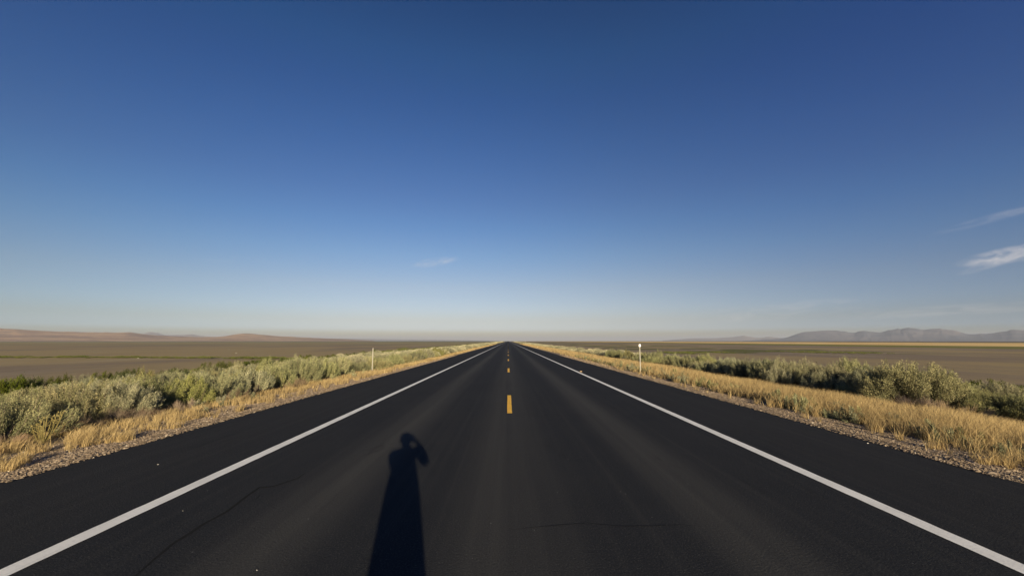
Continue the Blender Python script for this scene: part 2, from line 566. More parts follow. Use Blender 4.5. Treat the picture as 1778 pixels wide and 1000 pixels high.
def crack(pix, width, name='crack_seal', seed=0):
    pts = [gp(*p) for p in pix]
    dense = []
    for a_, b_ in zip(pts[:-1], pts[1:]):
        n = max(2, int((b_ - a_).length / 0.05))
        for k in range(n):
            dense.append(a_.lerp(b_, k / n))
    dense.append(pts[-1])
    n = len(dense)
    V = []
    for i, p in enumerate(dense):
        t = (dense[min(i + 1, n - 1)] - dense[max(i - 1, 0)]).normalized()
        s = Vector((-t.y, t.x, 0))
        w = width * (0.55 + 0.9 * float(fbm(i * 0.23, seed, 31)[()])) * min(1, 0.25 + min(i, n - 1 - i) * 0.1)
        off = (float(fbm(i * 0.15, seed + 5, 33)[()]) - 0.5) * 0.05
        V.append(p + s * (w / 2 + off) + Vector((0, 0, 0.003)))
        V.append(p + s * (-w / 2 + off) + Vector((0, 0, 0.003)))
    return link(name, mesh_np(name, np.array([list(v) for v in V]), grid_faces(n, 2), 4), tar, road)


crack([(225, 1010), (262, 978), (300, 945), (345, 915), (392, 888), (425, 866), (440, 854), (450, 846), (475, 844), (500, 836), (520, 830), (530, 822)], 0.030, seed=1)
crack([(432, 872), (446, 866), (452, 858)], 0.02, seed=5)
crack([(436, 818), (446, 820), (456, 820)], 0.012, seed=6)
crack([(880, 920), (925, 914), (975, 910), (1020, 908), (1070, 914), (1130, 914), (1180, 911), (1218, 913)], 0.007, seed=2)
crack([(890, 720), (960, 721), (1090, 722), (1180, 718)], 0.010, seed=3)
crack([(1003, 655), (1020, 668), (1040, 676)], 0.02, seed=4)

# ================================================================== hills
def bsp(c):  # smooth catmull-like interpolation of a skyline
    xs_ = np.array([p[0] for p in c], float); ys_ = np.array([p[1] for p in c], float)
    return xs_, ys_


HILL_TOP = 0.0


def make_hills(name, label, sky_px, D, depth, mat, rough, seed, cols=420, rws=70, talus=0.35):
    xs_, ys_ = bsp(sky_px)
    px_ = np.linspace(xs_[0], xs_[-1], cols)
    # smooth the polyline a little, then roughen it
    py_ = np.interp(px_, xs_, ys_)
    k = np.hanning(7); k /= k.sum()
    py_ = np.convolve(np.pad(py_, 3, mode='edge'), k, 'valid')
    crest = []
    for x, y in zip(px_, py_):
        d = pxdir(x, y)
        h = math.hypot(d.x, d.y)
        crest.append((d.x / h, d.y / h, d.z / h * D))
    crest = np.array(crest)
    H = np.maximum(crest[:, 2] + 1.63 + 2.0, 0.5)
    uu = np.arange(cols) / cols * (px_[-1] - px_[0]) / 14.0
    H = H * (1 + rough * 0.22 * (fbm(uu, uu * 0, seed + 2, 5) - 0.5))
    s = np.linspace(0, 1, rws)
    u = np.arange(cols) / cols
    prof = np.where(s < 0.6, (s / 0.6), 1 - (s - 0.6) / 0.4)
    shape = talus * prof + (1 - talus) * prof ** 2.2
    SS, UU = np.meshgrid(s, u * cols / 12.0, indexing='ij')
    g = fbm(UU * 1.0 + fbm(UU, SS * 3, seed + 3) * 0.8, SS * 3.5, seed, 5)
    ridge = 1 - np.abs(2 * g - 1)
    z = H[None, :] * shape[:, None]
    z = z * (1 - rough * (1 - ridge) * np.clip(1.3 - prof[:, None] * 1.0, 0, 1) * 1.2)
    z = z + H[None, :] * rough * 0.12 * (fbm(UU * 7, SS * 9, seed + 9, 4) - 0.5)
    dist = D + (s - 0.6) * depth
    Xh = CAM.x + crest[None, :, 0] * dist[:, None]
    Yh = CAM.y + crest[None, :, 1] * dist[:, None]
    global HILL_TOP
    HILL_TOP = max(HILL_TOP, float(z.max()) - 2.0)
    Zh = z - 2.0 - 3 * (1 - np.clip(prof[:, None] * 8, 0, 1))
    V = np.stack([Xh, Yh, Zh], -1).reshape(-1, 3)
    o = link(name, mesh_np(name, V, grid_faces(rws, cols), 4, smooth=True), mat)
    return tag(o, label, kind='structure')


def hill_mat(name, c1, c2, c3, sc):
    m, T, b, out = new_mat(name, 0.95, 0.05)
    tc = T.n('ShaderNodeTexCoord'); P = tc.outputs['Object']
    n1 = T.noise(T.vscale(P, (1, 1, 9)), sc, 6.0, 0.65, 0.5)
    n2 = T.noise(T.vscale(P, (1, 1, 4)), sc * 4, 6.0, 0.7)
    c = T.mix(T.mapr(n1, 0.38, 0.62), c1, c2)
    c = T.mix(T.mapr(n2, 0.5, 0.68, 0, 0.7), c, c3)
    T.link(c, b.inputs['Base Color'])
    return m


lh = hill_mat('tan_hill', (0.30, 0.185, 0.115), (0.50, 0.32, 0.18), (0.16, 0.125, 0.10), 0.0016)
rh = hill_mat('haze_tinted_mountain', (0.065, 0.070, 0.092), (0.145, 0.125, 0.130), (0.035, 0.042, 0.058), 0.0007)  # brown-grey rock with the blue of distant haze mixed into its colours
fh = hill_mat('far_mountain', (0.20, 0.15, 0.13), (0.24, 0.18, 0.15), (0.14, 0.12, 0.1), 0.0006)
make_hills('hills', 'long low tan hills along the left horizon',
           [(-1500, 590), (-900, 575), (-420, 566), (-250, 560), (-90, 567), (0, 570), (60, 572.5), (110, 574.5), (160, 576), (205, 576.5), (222, 576), (245, 579), (270, 582),
            (310, 583.5), (350, 585), (385, 584), (405, 580.5), (428, 578), (452, 580), (480, 583), (520, 585), (560, 587), (600, 588.5), (650, 591.5)],
           7500, 3800, lh, 0.22, 41)
make_hills('hills', 'pair of faint grey peaks far behind the left hills',
           [(215, 588), (245, 580), (262, 574.5), (275, 577), (290, 581), (320, 581), (333, 579.5), (350, 583), (400, 586), (470, 589)],
           19000, 3500, fh, 0.4, 47, cols=160)
make_hills('hills', 'very low hazy rise on the horizon left of the road',
           [(420, 587), (520, 588), (600, 587.5), (690, 589), (780, 590), (850, 591)],
           22000, 4000, fh, 0.3, 49, cols=200)
make_hills('hills', 'blue grey mountain range along the right horizon',
           [(1290, 591.5), (1340, 588.5), (1368, 585), (1385, 579), (1397, 576), (1416, 574.5), (1434, 572.4), (1452, 572), (1464, 574.5), (1482, 577.5), (1492, 575), (1500, 573), (1512, 575.5), (1527, 577), (1537, 574.5), (1543, 572.8), (1560, 570.5),
            (1579, 567.6), (1592, 570.2), (1603, 572), (1616, 570.5), (1630, 569.6), (1645, 571.5), (1658, 573.6), (1684, 580), (1700, 578.8), (1724, 578.5), (1754, 571.8), (1790, 573), (1860, 566), (1960, 572), (2100, 560), (2300, 575), (2600, 588)],
           14500, 5200, rh, 0.34, 53, cols=640, rws=90)
make_hills('hills', 'low faint knolls between the road and the mountain range',
           [(1150, 591), (1200, 587), (1250, 586), (1270, 585), (1291, 581.8), (1310, 585.5), (1335, 584), (1360, 587), (1420, 589), (1480, 590)],
           20000, 3500, fh, 0.5, 59, cols=200)

# ================================================================== plants
def unit(v):
    return v / np.maximum(np.linalg.norm(v, axis=-1, keepdims=True), 1e-9)


def leaves(P, D, L, Wd, rg):
    """one small pointed leaf (a triangle) at every point"""
    side = unit(np.cross(D, rg.normal(size=P.shape)))
    L = np.asarray(L)[:, None]; Wd = np.asarray(Wd)[:, None]
    V = np.stack([P - side * Wd / 2, P + side * Wd / 2, P + D * L], 1).reshape(-1, 3)
    F = np.arange(len(V)).reshape(-1, 3)
    return V, F


def bez(p0, p1, p2, t):
    t = t[..., None]
    return (1 - t) ** 2 * p0 + 2 * t * (1 - t) * p1 + t * t * p2


def bezd(p0, p1, p2, t):
    t = t[..., None]
    return unit(2 * (1 - t) * (p1 - p0) + 2 * t * (p2 - p1))


def twigs_mesh(P0, P1, P2, r0, r1, seg=5):
    n = len(P0)
    t = np.linspace(0, 1, seg + 1)
    rings = []
    for k, tt in enumerate(t):
        c = bez(P0, P1, P2, np.full(n, tt)); d = bezd(P0, P1, P2, np.full(n, tt))
        a = unit(np.cross(d, np.array([0.31, 0.72, 0.2])))
        bb = np.cross(d, a)
        r = (r0 * (1 - tt) + r1 * tt)
        r = np.broadcast_to(np.asarray(r, float), (n,))[:, None]
        for q in range(3):
            an = q * 2 * math.pi / 3
            rings.append(c + (a * math.cos(an) + bb * math.sin(an)) * r)
    V = np.stack(rings, 1)                     # n, (seg+1)*3, 3
    F = []
    for k in range(seg):
        for q in range(3):
            F.append([k * 3 + q, k * 3 + (q + 1) % 3, (k + 1) * 3 + (q + 1) % 3, (k + 1) * 3 + q])
    F = np.array(F)
    m = (seg + 1) * 3
    FF = (F[None] + (np.arange(n) * m)[:, None, None]).reshape(-1, 4)
    return V.reshape(-1, 3), FF


def branches(rg, Rr, H, n, lean=(0, 0), low=0.0):
    nc = max(6, n // 11)
    cth = rg.uniform(0, 2 * math.pi, nc); cr = Rr * np.sqrt(rg.uniform(0.0, 1, nc))
    ci = rg.integers(0, nc, n)
    cx = cr[ci] * np.cos(cth[ci]) + rg.normal(0, 0.048 * Rr, n)
    cy = cr[ci] * np.sin(cth[ci]) + rg.normal(0, 0.048 * Rr, n)
    th = np.arctan2(cy, cx)
    r = np.minimum(np.hypot(cx, cy), Rr * 1.08)
    ch = rg.uniform(0.82, 1.10, nc)[ci]
    lump = 0.72 + 0.5 * fbm(np.cos(th) * 2 + 5, np.sin(th) * 2 + r * 1.5, int(rg.integers(1e6)))
    tip = np.stack([r * np.cos(th), r * np.sin(th), H * np.sqrt(np.clip(1 - 0.80 * (r / Rr) ** 2, 0.05, 1)) * (0.5 + 0.5 * lump) * ch * rg.uniform(0.86, 1.03, n)], -1)
    inner = rg.uniform(0, 1, n) < 0.16
    tip[inner] *= rg.uniform(0.45, 0.85, (inner.sum(), 1))
    base = tip * np.array([0.10, 0.10, 0]) + np.stack([rg.normal(0, 0.06, n), rg.normal(0, 0.06, n), np.zeros(n) - 0.05], -1)
    mid = base * 0.4 + tip * np.array([0.75, 0.75, 0.40]) + rg.normal(0, 0.03, (n, 3))
    tip[:, 0] += lean[0] * tip[:, 2]; tip[:, 1] += lean[1] * tip[:, 2]
    return base, mid, tip


def sage_geo(seed, Rr=0.85, H=1.0, nb=150, nl=70, ll=0.045, lw=0.014, plume=0.45, spread=0.035):
    rg = np.random.default_rng(seed)
    b0, b1, b2 = branches(rg, Rr, H, nb)
    t = 1 - plume * rg.uniform(0, 1, (nb, nl)) ** 0.9
    P = bez(b0[:, None], b1[:, None], b2[:, None], t)
    D = bezd(b0[:, None], b1[:, None], b2[:, None], t)
    fat = spread * (0.35 + np.sin(np.clip((1 - t) / plume, 0, 1) * math.pi))
    P = P + rg.normal(size=P.shape) * fat[..., None]
    up = np.array([0, 0, 0.35])
    D = unit(D * 1.0 + up + rg.normal(size=D.shape) * 0.42)
    P = P.reshape(-1, 3); D = D.reshape(-1, 3)
    P[:, 2] = np.maximum(P[:, 2], 0.02)
    N = len(P)
    V, F = leaves(P, D, ll * rg.uniform(0.6, 1.3, N), lw * rg.uniform(0.7, 1.3, N), rg)
    bt = np.repeat(rg.uniform(0.1, 0.9, nb), nl)
    tint = np.clip(bt * 0.62 + rg.uniform(0.02, 0.34, N), 0, 1)
    return V, F, np.repeat(tint, 3), (b0, b1, b2)


def sage_meshes(seed, mat, stem_frac=0.5, **kw):
    V, F, tint, (b0, b1, b2) = sage_geo(seed, **kw)
    fo = mesh_np('foliage', V, F, 3, {'tint': tint})
    fo.materials.append(mat)
    k = int(len(b0) * stem_frac)
    TV, TF = twigs_mesh(b0[:k], b1[:k], b2[:k], 0.011, 0.002)
    tw = mesh_np('stems', TV, TF, 4)
    tw.materials.append(wood_m)
    return fo, tw


SG = []      # full bushes, unit radius about 0.9 m and height 1 m
for i in range(7):
    rr = [0.85, 0.95, 0.75, 0.9, 1.0, 0.8, 0.9][i]
    SG.append(sage_meshes(100 + i, rabbit_m if i in (5,) else sage_m, Rr=rr, H=1.0, nb=420, nl=85, ll=0.036, lw=0.0120, plume=[0.5, 0.55, 0.45, 0.6, 0.5, 0.55, 0.65][i], spread=[0.024, 0.028, 0.024, 0.03, 0.026, 0.028, 0.034][i]))
BG = []      # large old bushes, about 1.45 m across the half
for i in range(3):
    BG.append(sage_meshes(150 + i, sage_m, Rr=1.4, H=1.4, nb=1100, nl=100, ll=0.034, lw=0.0115, plume=[0.42, 0.36, 0.48][i], spread=0.028))
GW = []      # dark green greasewood
for i in range(3):
    GW.append(sage_meshes(200 + i, green_m, Rr=0.9, H=0.85, nb=150, nl=60, plume=0.75, spread=0.06, ll=0.05, lw=0.02))


def add_bush(x, y, s, hscale, pair, name, lo):
    r = empty(name, (x, y, gz(x, y) - 0.02), rng.uniform(0, 6.28))
    if pair in BG:
        s = s / 1.4
    r.scale = (s, s, s * hscale)
    link('foliage', pair[0], None, r)
    link('stems', pair[1], None, r)
    lo.append(r)
    return r


def proj(x, y, z=0.0):
    v = cam.rotation_euler.to_matrix().transposed() @ (Vector((x, y, z)) - CAM)
    if v.z > -0.1:
        return None
    return 889 + FPX * v.x / -v.z, 500 - FPX * v.y / -v.z


def left_edge(y):
    return 9.75 - 1.5 * min(1, max(0, (y - 9) / 26.0))


def right_edge(y):
    return 14.3 + 0.4 * math.sin(y * 0.21) - 1.0 * min(1, max(0, (y - 25) / 50.0))


# ---- plan all bushes of the two verges
plan = []   # (x, y, size, hscale, kind, side)


def free(x, y, s, lst, k=0.76):
    for q in lst:
        if (q[0] - x) ** 2 + (q[1] - y) ** 2 < (k * (q[2] + s)) ** 2:
            return False
    return True


def at_px(px, X):
    """depth along the road of something X metres right of the road's centre seen at a photo column"""
    d = pxdir(px, 600)
    return (X - CAM.x) / d.x * d.y


hero = [
    # right side
    (1572, 14.6, 1.75, 1.02, 'sage'), (1620, 15.6, 1.45, 0.9, 'sage'), (1473, 18.6, 1.18, 1.62, 'sage'),
    (1505, 15.9, 1.35, 1.15, 'sage'), (1432, 15.6, 1.15, 1.35, 'sage'), (1418, 14.9, 0.8, 1.6, 'sage'),
    (1388, 16.5, 1.3, 1.3, 'sage'), (1352, 15.4, 1.2, 1.35, 'sage'), (1326, 15.2, 1.15, 1.35, 'sage'),
    (1722, 15.6, 1.15, 0.85, 'sage'), (1672, 16.8, 1.1, 0.85, 'sage'), (1775, 16.0, 1.15, 0.85, 'sage'),
    (1292, 15.0, 1.15, 1.3, 'sage'), (1262, 15.2, 1.15, 1.3, 'sage'),
    # left side
    (30, -9.8, 1.05, 0.95, 'sage'), (150, -10.6, 1.15, 1.0, 'sage'), (205, -10.2, 1.1, 1.0, 'sage'),
    (255, -10.9, 1.2, 1.0, 'sage'), (330, -9.9, 1.0, 1.05, 'sage'), (375, -9.7, 1.0, 1.05, 'sage'),
    (90, -11.2, 1.2, 0.95, 'sage'), (445, -9.6, 1.0, 1.05, 'sage'), (480, -9.6, 1.0, 1.05, 'sage'),
    (525, -9.7, 1.15, 1.2, 'sage'), (560, -9.3, 1.0, 1.2, 'sage'), (590, -9.4, 1.0, 1.2, 'sage'),
]
for px, X_, s, hs, kd in hero:
    plan.append((X_, at_px(px, X_), s, hs, kd))
rg = np.random.default_rng(5)
for _ in range(60000):
    side = -1 if rg.uniform() < 0.62 else 1
    y = rg.uniform(3, 75)
    if side < 0:
        x0 = left_edge(y); x1 = 25.5
    else:
        x0 = right_edge(y); x1 = 21.0
    x = x0 + (x1 - x0) * rg.uniform() ** 1.15
    s = rg.uniform(0.75, 1.15) if side < 0 else rg.uniform(0.85, 1.3)
    hs = rg.uniform(0.75, 1.2) if side < 0 else rg.uniform(0.85, 1.45)
    if side > 0 and x > 18: hs *= 0.8
    if side > 0 and y < 12.3: hs = min(hs, 0.95)
    if side < 0 and x > 14: s *= 0.9; hs *= 1.2
    p = proj(side * x, y, -0.3)
    if p is None or p[0] < -90 or p[0] > 1868: continue
    if side < 0 and x > 14 and fbm(x * 0.22, y * 0.12, 77)[()] > 0.60: continue
    if free(side * x, y, s, plan):
        plan.append((side * x, y, s, hs, 'sage'))
for _ in range(9000):
    side = -1 if rg.uniform() < 0.6 else 1
    y = rg.uniform(6, 110)
    x = rg.uniform(24.2, 28.0) if side < 0 else rg.uniform(20.5, 25.5)
    s = rg.uniform(0.85, 1.3)
    p = proj(side * x, y, -0.5)
    if p is None or p[0] < -90 or p[0] > 1868: continue
    if side > 0 and y > 40: continue
    if fbm(y * 0.09 + side * 7, x * 0.12, 81)[()] > (0.62 if side < 0 else 0.56): continue
    if free(side * x, y, s, plan, 0.5):
        plan.append((side * x, y, s, rg.uniform(1.0, 1.5) if side < 0 else rg.uniform(0.9, 1.3), 'green'))

sagep = sorted([p for p in plan if p[4] == 'sage'], key=lambda p: math.hypot(p[0], p[1]) / p[2])
greenp = sorted([p for p in plan if p[4] == 'green'], key=lambda p: math.hypot(p[0], p[1]) / p[2])
print('sage', len(sagep), 'green', len(greenp))
indiv, rest = sagep[:300], sagep[300:]
bl = []
front = {-1: [], 1: []}
second = {-1: [], 1: []}
deep = {-1: [], 1: []}
rnd = random.Random(3)
for (x, y, s, hs, kd) in indiv:
    side = -1 if x < 0 else 1
    o = add_bush(x, y, s, hs, BG[rnd.randrange(3)] if s > 1.09 and y < 45 else SG[rnd.randrange(7)], 'sagebrush', bl)
    e_ = left_edge(y) if side < 0 else right_edge(y)
    sd_ = 'left' if side < 0 else 'right'
    if abs(x) < e_ + 1.3 and y < 34:
        front[side].append((y, o))
    elif abs(x) < e_ + 3.0 and y < 26:
        second[side].append((y, o))
    elif y < 26:
        deep[side].append((y, o))
    elif y < 45:
        tag(o, f'sagebrush in the middle-distance thicket of the {sd_} verge', 'sagebrush',
            f'sagebrush in the middle distance of the {sd_} verge')
    else:
        tag(o, f'small-looking pale sagebrush in the far thicket of the {sd_} verge towards the horizon', 'sagebrush',
            f'sagebrush in the distance of the {sd_} verge')
words = ['nearest', 'second', 'third', 'fourth', 'fifth', 'sixth', 'seventh', 'eighth', 'ninth', 'tenth', 'eleventh', 'twelfth',
         'thirteenth', 'fourteenth', 'fifteenth', 'sixteenth', 'seventeenth', 'eighteenth', 'nineteenth', 'twentieth'] + [f"{k}{'st' if k % 10 == 1 and k % 100 != 11 else 'nd' if k % 10 == 2 and k % 100 != 12 else 'rd' if k % 10 == 3 and k % 100 != 13 else 'th'}" for k in range(21, 400)]
for side, sd_ in ((-1, 'left'), (1, 'right')):
    for rown, lst in (('front row', front[side]), ('second row', second[side]), ('thicket behind the first two rows', deep[side])):
        lst = sorted(lst, key=lambda q: side * -proj(q[1].location.x, q[1].location.y, 0)[0])
        for k, (y, o) in enumerate(lst):
            pos = 'outermost' if k == 0 else words[k]
            tag(o, f"{pos} sagebrush from the photo's {sd_} edge in the {sd_} {rown}", 'sagebrush',
                f'sagebrush in the {sd_} {rown}')

# the rest of the sagebrush, far down both verges: one mass
def lod_bush(rg, x, y, s, hs, n, sz, g=False):
    th = rg.uniform(0, 2 * math.pi, n); r = 0.9 * s * np.sqrt(rg.uniform(0, 1, n))
    top = s * hs * np.sqrt(np.clip(1 - 0.8 * (r / (0.9 * s)) ** 2, 0.03, 1))
    z = top * rg.uniform(0.35, 1.0, n) ** 0.6
    P = np.stack([x + r * np.cos(th), y + r * np.sin(th), gz(x, y) + z], -1)
    out = np.stack([np.cos(th) * r / s, np.sin(th) * r / s, np.full(n, 0.9)], -1)
    D = unit(out + rg.normal(size=P.shape) * 0.45)
    V, F = leaves(P, D, sz * 2.2 * rg.uniform(0.6, 1.3, n), sz * rg.uniform(0.6, 1.2, n), rg)
    t = np.clip(rg.uniform(0.15, 0.75) * 0.6 + rg.uniform(0, 0.5, n), 0, 1)
    return V, np.repeat(t, 3)


def gather(parts):
    V = np.concatenate([p[0] for p in parts]); t = np.concatenate([p[1] for p in parts])
    return V, np.arange(len(V)).reshape(-1, 3), t


rg = np.random.default_rng(12)
parts = []
for (x, y, s, hs, kd) in rest:
    d = math.hypot(x, y)
    parts.append(lod_bush(rg, x, y, s, hs, int(2600 * min(1, 30 / d)), 0.022 * max(1, d / 30)))
y = 73.0
while y < 900:
    step = 1.5 * (y / 73.0) ** 0.75
    for side in (-1, 1):
        x0 = 8.9 if side < 0 else 13.0
        x1 = 24.5 if side < 0 else 20.0
        m = max(3, int((x1 - x0) / (1.5 * (y / 73.0) ** 0.35)))
        for q in range(m):
            x = rg.uniform(x0, x1) * side
            if rg.uniform() < 0.15: continue
            parts.append(lod_bush(rg, x, y + rg.uniform(-step, step), rg.uniform(0.75, 1.2) * (y / 73.0) ** 0.2, rg.uniform(0.6, 1.05) * (y / 73.0) ** -0.2,
                                  int(max(60, 700 * 73 / y)), 0.055 * (y / 73.0) ** 0.9))
    y += step
V, F, t = gather(parts)
o = link('sagebrush_thicket', mesh_np('sagebrush_thicket', V, F, 3, {'tint': t}), sage_m)
tag(o, 'distant mass of sagebrush narrowing along both sides of the road', 'sagebrush', kind='stuff')
print('thicket tris', len(F))

# greasewood at the foot of the bank
nearg = []
for i, (x, y, s, hs, kd) in enumerate(greenp[:150]):
    side = 'left' if x < 0 else 'right'
    o = add_bush(x, y, s, hs, GW[rnd.randrange(3)], 'greasewood_shrub', bl)
    zone = 'near' if y < 45 else 'far'
    tag(o, f'dark green shrub at the {zone} foot of the {side} bank where the mud begins', 'shrub',
        f'dark green shrubs at the {zone} foot of the {side} bank')
    if y < 45:
        nearg.append((proj(x, y, 0)[0] * (1 if x < 0 else -1), side, o))
for side in ('left', 'right'):
    for k, (q, sd_, o) in enumerate(sorted([g for g in nearg if g[1] == side], key=lambda g: g[0])):
        o['label'] = f"{'outermost' if k == 0 else words[k]} dark green shrub from the photo's {side} edge, where the mud begins"
parts = [lod_bush(rg, x, y, s, hs, 500, 0.05) for (x, y, s, hs, kd) in greenp[150:]]
yy = 110.0
while yy < 500:
    for q in range(3):
        parts.append(lod_bush(rg, -rg.uniform(23, 28), yy + rg.uniform(-2, 2), rg.uniform(0.8, 1.3), rg.uniform(0.6, 1.1), 160, 0.09))
    yy += 2.2 * (yy / 110)
# a thin line of greasewood crossing the mud on the left
for _ in range(330):
    u = rg.uniform()
    x = -36 - u * 92
    y = 84 + 3.0 * math.sin(x * 0.05) + rg.normal(0, 1.0) - 0.02 * (x + 36)
    s = rg.uniform(0.35, 0.8) * (1.3 if fbm(x * 0.15, 0.0, 91)[()] > 0.55 else 0.75)
    parts.append(lod_bush(rg, x, y, s, 0.45, 110, 0.07))
# sparse rushes in the pools on the right
for _ in range(420):
    x = rg.uniform(46, 110); y = 128 + rg.normal(0, 7) + 6 * math.sin(x * 0.1)
    if fbm(x * 0.05, y * 0.08, 95)[()] < 0.5: continue
    parts.append(lod_bush(rg, x, y, rg.uniform(0.5, 1.1), 0.2, 60, 0.08))
V, F, t = gather(parts)
o = link('green_scrub', mesh_np('green_scrub', V, F, 3, {'tint': t}), green_m)
tag(o, 'low dark green scrub growing in thin lines on the mud flat', 'scrub', kind='stuff')

# ---- grass
def grass(n_target, area, H, seed, wbase=0.0032, clump=None, dens_pow=1.15, hmod=None):
    """area(rg,n)->x,y ; blades get wider and sparser with distance"""
    rg = np.random.default_rng(seed)
    x, y = area(rg, n_target)
    d = np.hypot(x, y)
    keep = rg.uniform(0, 1, len(x)) < np.clip((9.0 / d), 0, 1) ** dens_pow
    x = x[keep]; y = y[keep]; d = d[keep]
    if clump is not None:
        k2 = clump(x, y, rg); x = x[k2]; y = y[k2]; d = d[k2]
    n = len(x)
    hm = H * rg.uniform(0.5, 1.2, n) * (0.7 + 0.6 * fbm(x * 1.2, y * 1.2, seed + 1))
    if hmod is not None: hm = hm * hmod(x, y)
    z = ground_z(x, y)
    base = np.stack([x, y, z - 0.01], -1)
    th = rg.uniform(0, 6.283, n); ln = rg.uniform(0.05, 0.38, n)
    lean = np.stack([np.cos(th) * ln, np.sin(th) * ln, np.ones(n)], -1)
    wind = np.array([0.10, 0.05, 0])
    mid = base + lean * hm[:, None] * 0.55
    tip = base + (lean * np.array([1.9, 1.9, 1.0]) + wind) * hm[:, None]
    w = wbase * np.maximum(1, d / 9.0) * rg.uniform(0.7, 1.5, n)
    ta = rg.uniform(0, 6.283, n)
    side = np.stack([np.cos(ta), np.sin(ta), np.zeros(n)], -1) * w[:, None]
    V = np.stack([base - side, base + side, mid + side * 0.9, mid - side * 0.9, tip], 1)
    i0 = np.arange(n) * 5
    F = np.concatenate([np.stack([i0, i0 + 1, i0 + 2], -1), np.stack([i0, i0 + 2, i0 + 3], -1), np.stack([i0 + 3, i0 + 2, i0 + 4], -1)])
    tint = np.clip(rg.uniform(0.0, 0.65, n) + 0.5 * (fbm(x * 0.6, y * 0.6, seed + 4) - 0.2), 0, 1)
    T5 = np.repeat(tint, 5)
    # seed heads: a short feathery tuft at the blade's end
    return V.reshape(-1, 3), F, T5


def area_right(rg, n):
    y = 3 + 240 * rg.uniform(0, 1, n) ** 2.2
    x = rg.uniform(6.4, 16.2, n)
    return x, y


def clump_right(x, y, rg):
    e = 7.35 + 0.8 * (fbm(y * 0.9, x * 0.4, 61) - 0.5)
    nz = fbm(x * 0.9, y * 0.9, 63)
    k = (x > e) & (rg.uniform(0, 1, len(x)) < np.clip(0.25 + (x - e) / 1.3, 0, 1))
    k &= rg.uniform(0, 1, len(x)) < np.clip(nz * 3.4 - 0.95, 0.06, 1)
    k |= (x > 6.5) & (fbm(x * 3.1, y * 3.1, 67, 3) > 0.70) & (x < 8.0)
    k &= (x < 14.8) | (nz > 0.5)
    return k


V1, F1, t1 = grass(2600000, area_right, 0.44, 301, wbase=0.0021, clump=clump_right, hmod=lambda x, y: np.interp(x, [6.6, 7.4, 8.8, 12.0, 13.2, 15], [0.4, 0.7, 1.05, 0.95, 0.6, 0.5]))


def area_left(rg, n):
    y = 3 + 240 * rg.uniform(0, 1, n) ** 2.2
    x = -rg.uniform(6.4, 11.5, n)
    return x, y


def clump_left(x, y, rg):
    nz = fbm(x * 2.0, y * 2.0, 65, 3)
    far = np.clip((y - 14) / 25, 0, 1)
    thr = 0.605 - 0.17 * far + 0.10 * (fbm(x * 0.5, y * 0.5, 99, 2) - 0.5) - 0.04 * np.clip((-x - 7.6) / 1.2, 0, 1) + 0.5 * 0.25 * np.clip((7.1 + x) / 0.6, 0, 1)
    fine = fbm(x * 5.0, y * 5.0, 103, 3)
    thin = (fine > 0.53 - 0.28 * far) & (rg.uniform(0, 1, len(x)) < 0.6 + 0.4 * far)
    return ((nz > thr) & thin) | ((fbm(x * 4.5, y * 4.5, 101, 3) > 0.66) & (x < -6.5))


V2, F2, t2 = grass(1500000, area_left, 0.19, 303, wbase=0.0020, clump=clump_left)


def area_back(rg, n):
    y = 6 + 150 * rg.uniform(0, 1, n) ** 1.6
    x = -rg.uniform(11.5, 26.0, n)
    return x, y


V3, F3, t3 = grass(900000, area_back, 0.55, 305, wbase=0.0024, clump=lambda x, y, rg: fbm(x * 0.35, y * 0.22, 69) > 0.56)
V = np.concatenate([V1, V2, V3]); F = np.concatenate([F1, F2 + len(V1), F3 + len(V1) + len(V2)])
t2 = np.concatenate([t2, t3])
print('grass blades', len(V) // 5)
o = link('dry_grass', mesh_np('dry_grass', V, F, 3, {'tint': np.concatenate([t1, t2])}), grass_m)
tag(o, 'golden dry grass along the edges of the road', 'grass', kind='stuff')

# ---- gravel
def gravel(n, seed):
    rg = np.random.default_rng(seed)
    y = 5 + 42 * rg.uniform(0, 1, n) ** 1.5
    sgn = np.where(rg.uniform(0, 1, n) < 0.5, -1, 1)
    x = sgn * (5.85 + 2.3 * rg.uniform(0, 1, n) ** 1.25)
    z = ground_z(x, y)
    on = np.abs(x) < 5.95
    z = np.where(on, 0.004, z)
    keep = ~on | (rg.uniform(0, 1, n) < 0.25)
    x, y, z = x[keep], y[keep], z[keep]; n = len(x)
    s = rg.gamma(2.5, 0.0030, n) + 0.005
    s *= np.maximum(1, y / 22.0)
    base = np.array([[1, 0, 0], [0, 1, 0], [-1, 0, 0], [0, -1, 0], [0, 0, 1], [0, 0, -0.7]], float)
    vv = base[None] * (1 + rg.uniform(-0.35, 0.35, (n, 6, 1))) * s[:, None, None] * np.stack([rg.uniform(0.8, 1.5, n), rg.uniform(0.7, 1.1, n), rg.uniform(0.4, 0.75, n)], -1)[:, None, :]
    an = rg.uniform(0, 6.28, n); c, s_ = np.cos(an)[:, None], np.sin(an)[:, None]
    X_ = vv[..., 0] * c - vv[..., 1] * s_; Y_ = vv[..., 0] * s_ + vv[..., 1] * c
    V = np.stack([X_ + x[:, None], Y_ + y[:, None], vv[..., 2] + z[:, None] + s[:, None] * 0.15], -1).reshape(-1, 3)
    f = np.array([[0, 1, 4], [1, 2, 4], [2, 3, 4], [3, 0, 4], [1, 0, 5], [2, 1, 5], [3, 2, 5], [0, 3, 5]])
    F = (f[None] + (np.arange(n) * 6)[:, None, None]).reshape(-1, 3)
    return V, F, np.repeat(np.clip(rg.normal(0.45, 0.22, n), 0, 1), 6)


V, F, t = gravel(170000, 71)
o = link('gravel', mesh_np('gravel', V, F, 3, {'tint': t}), stone_m)
tag(o, 'pinkish grey crushed stone on the road shoulders', 'gravel', kind='stuff')

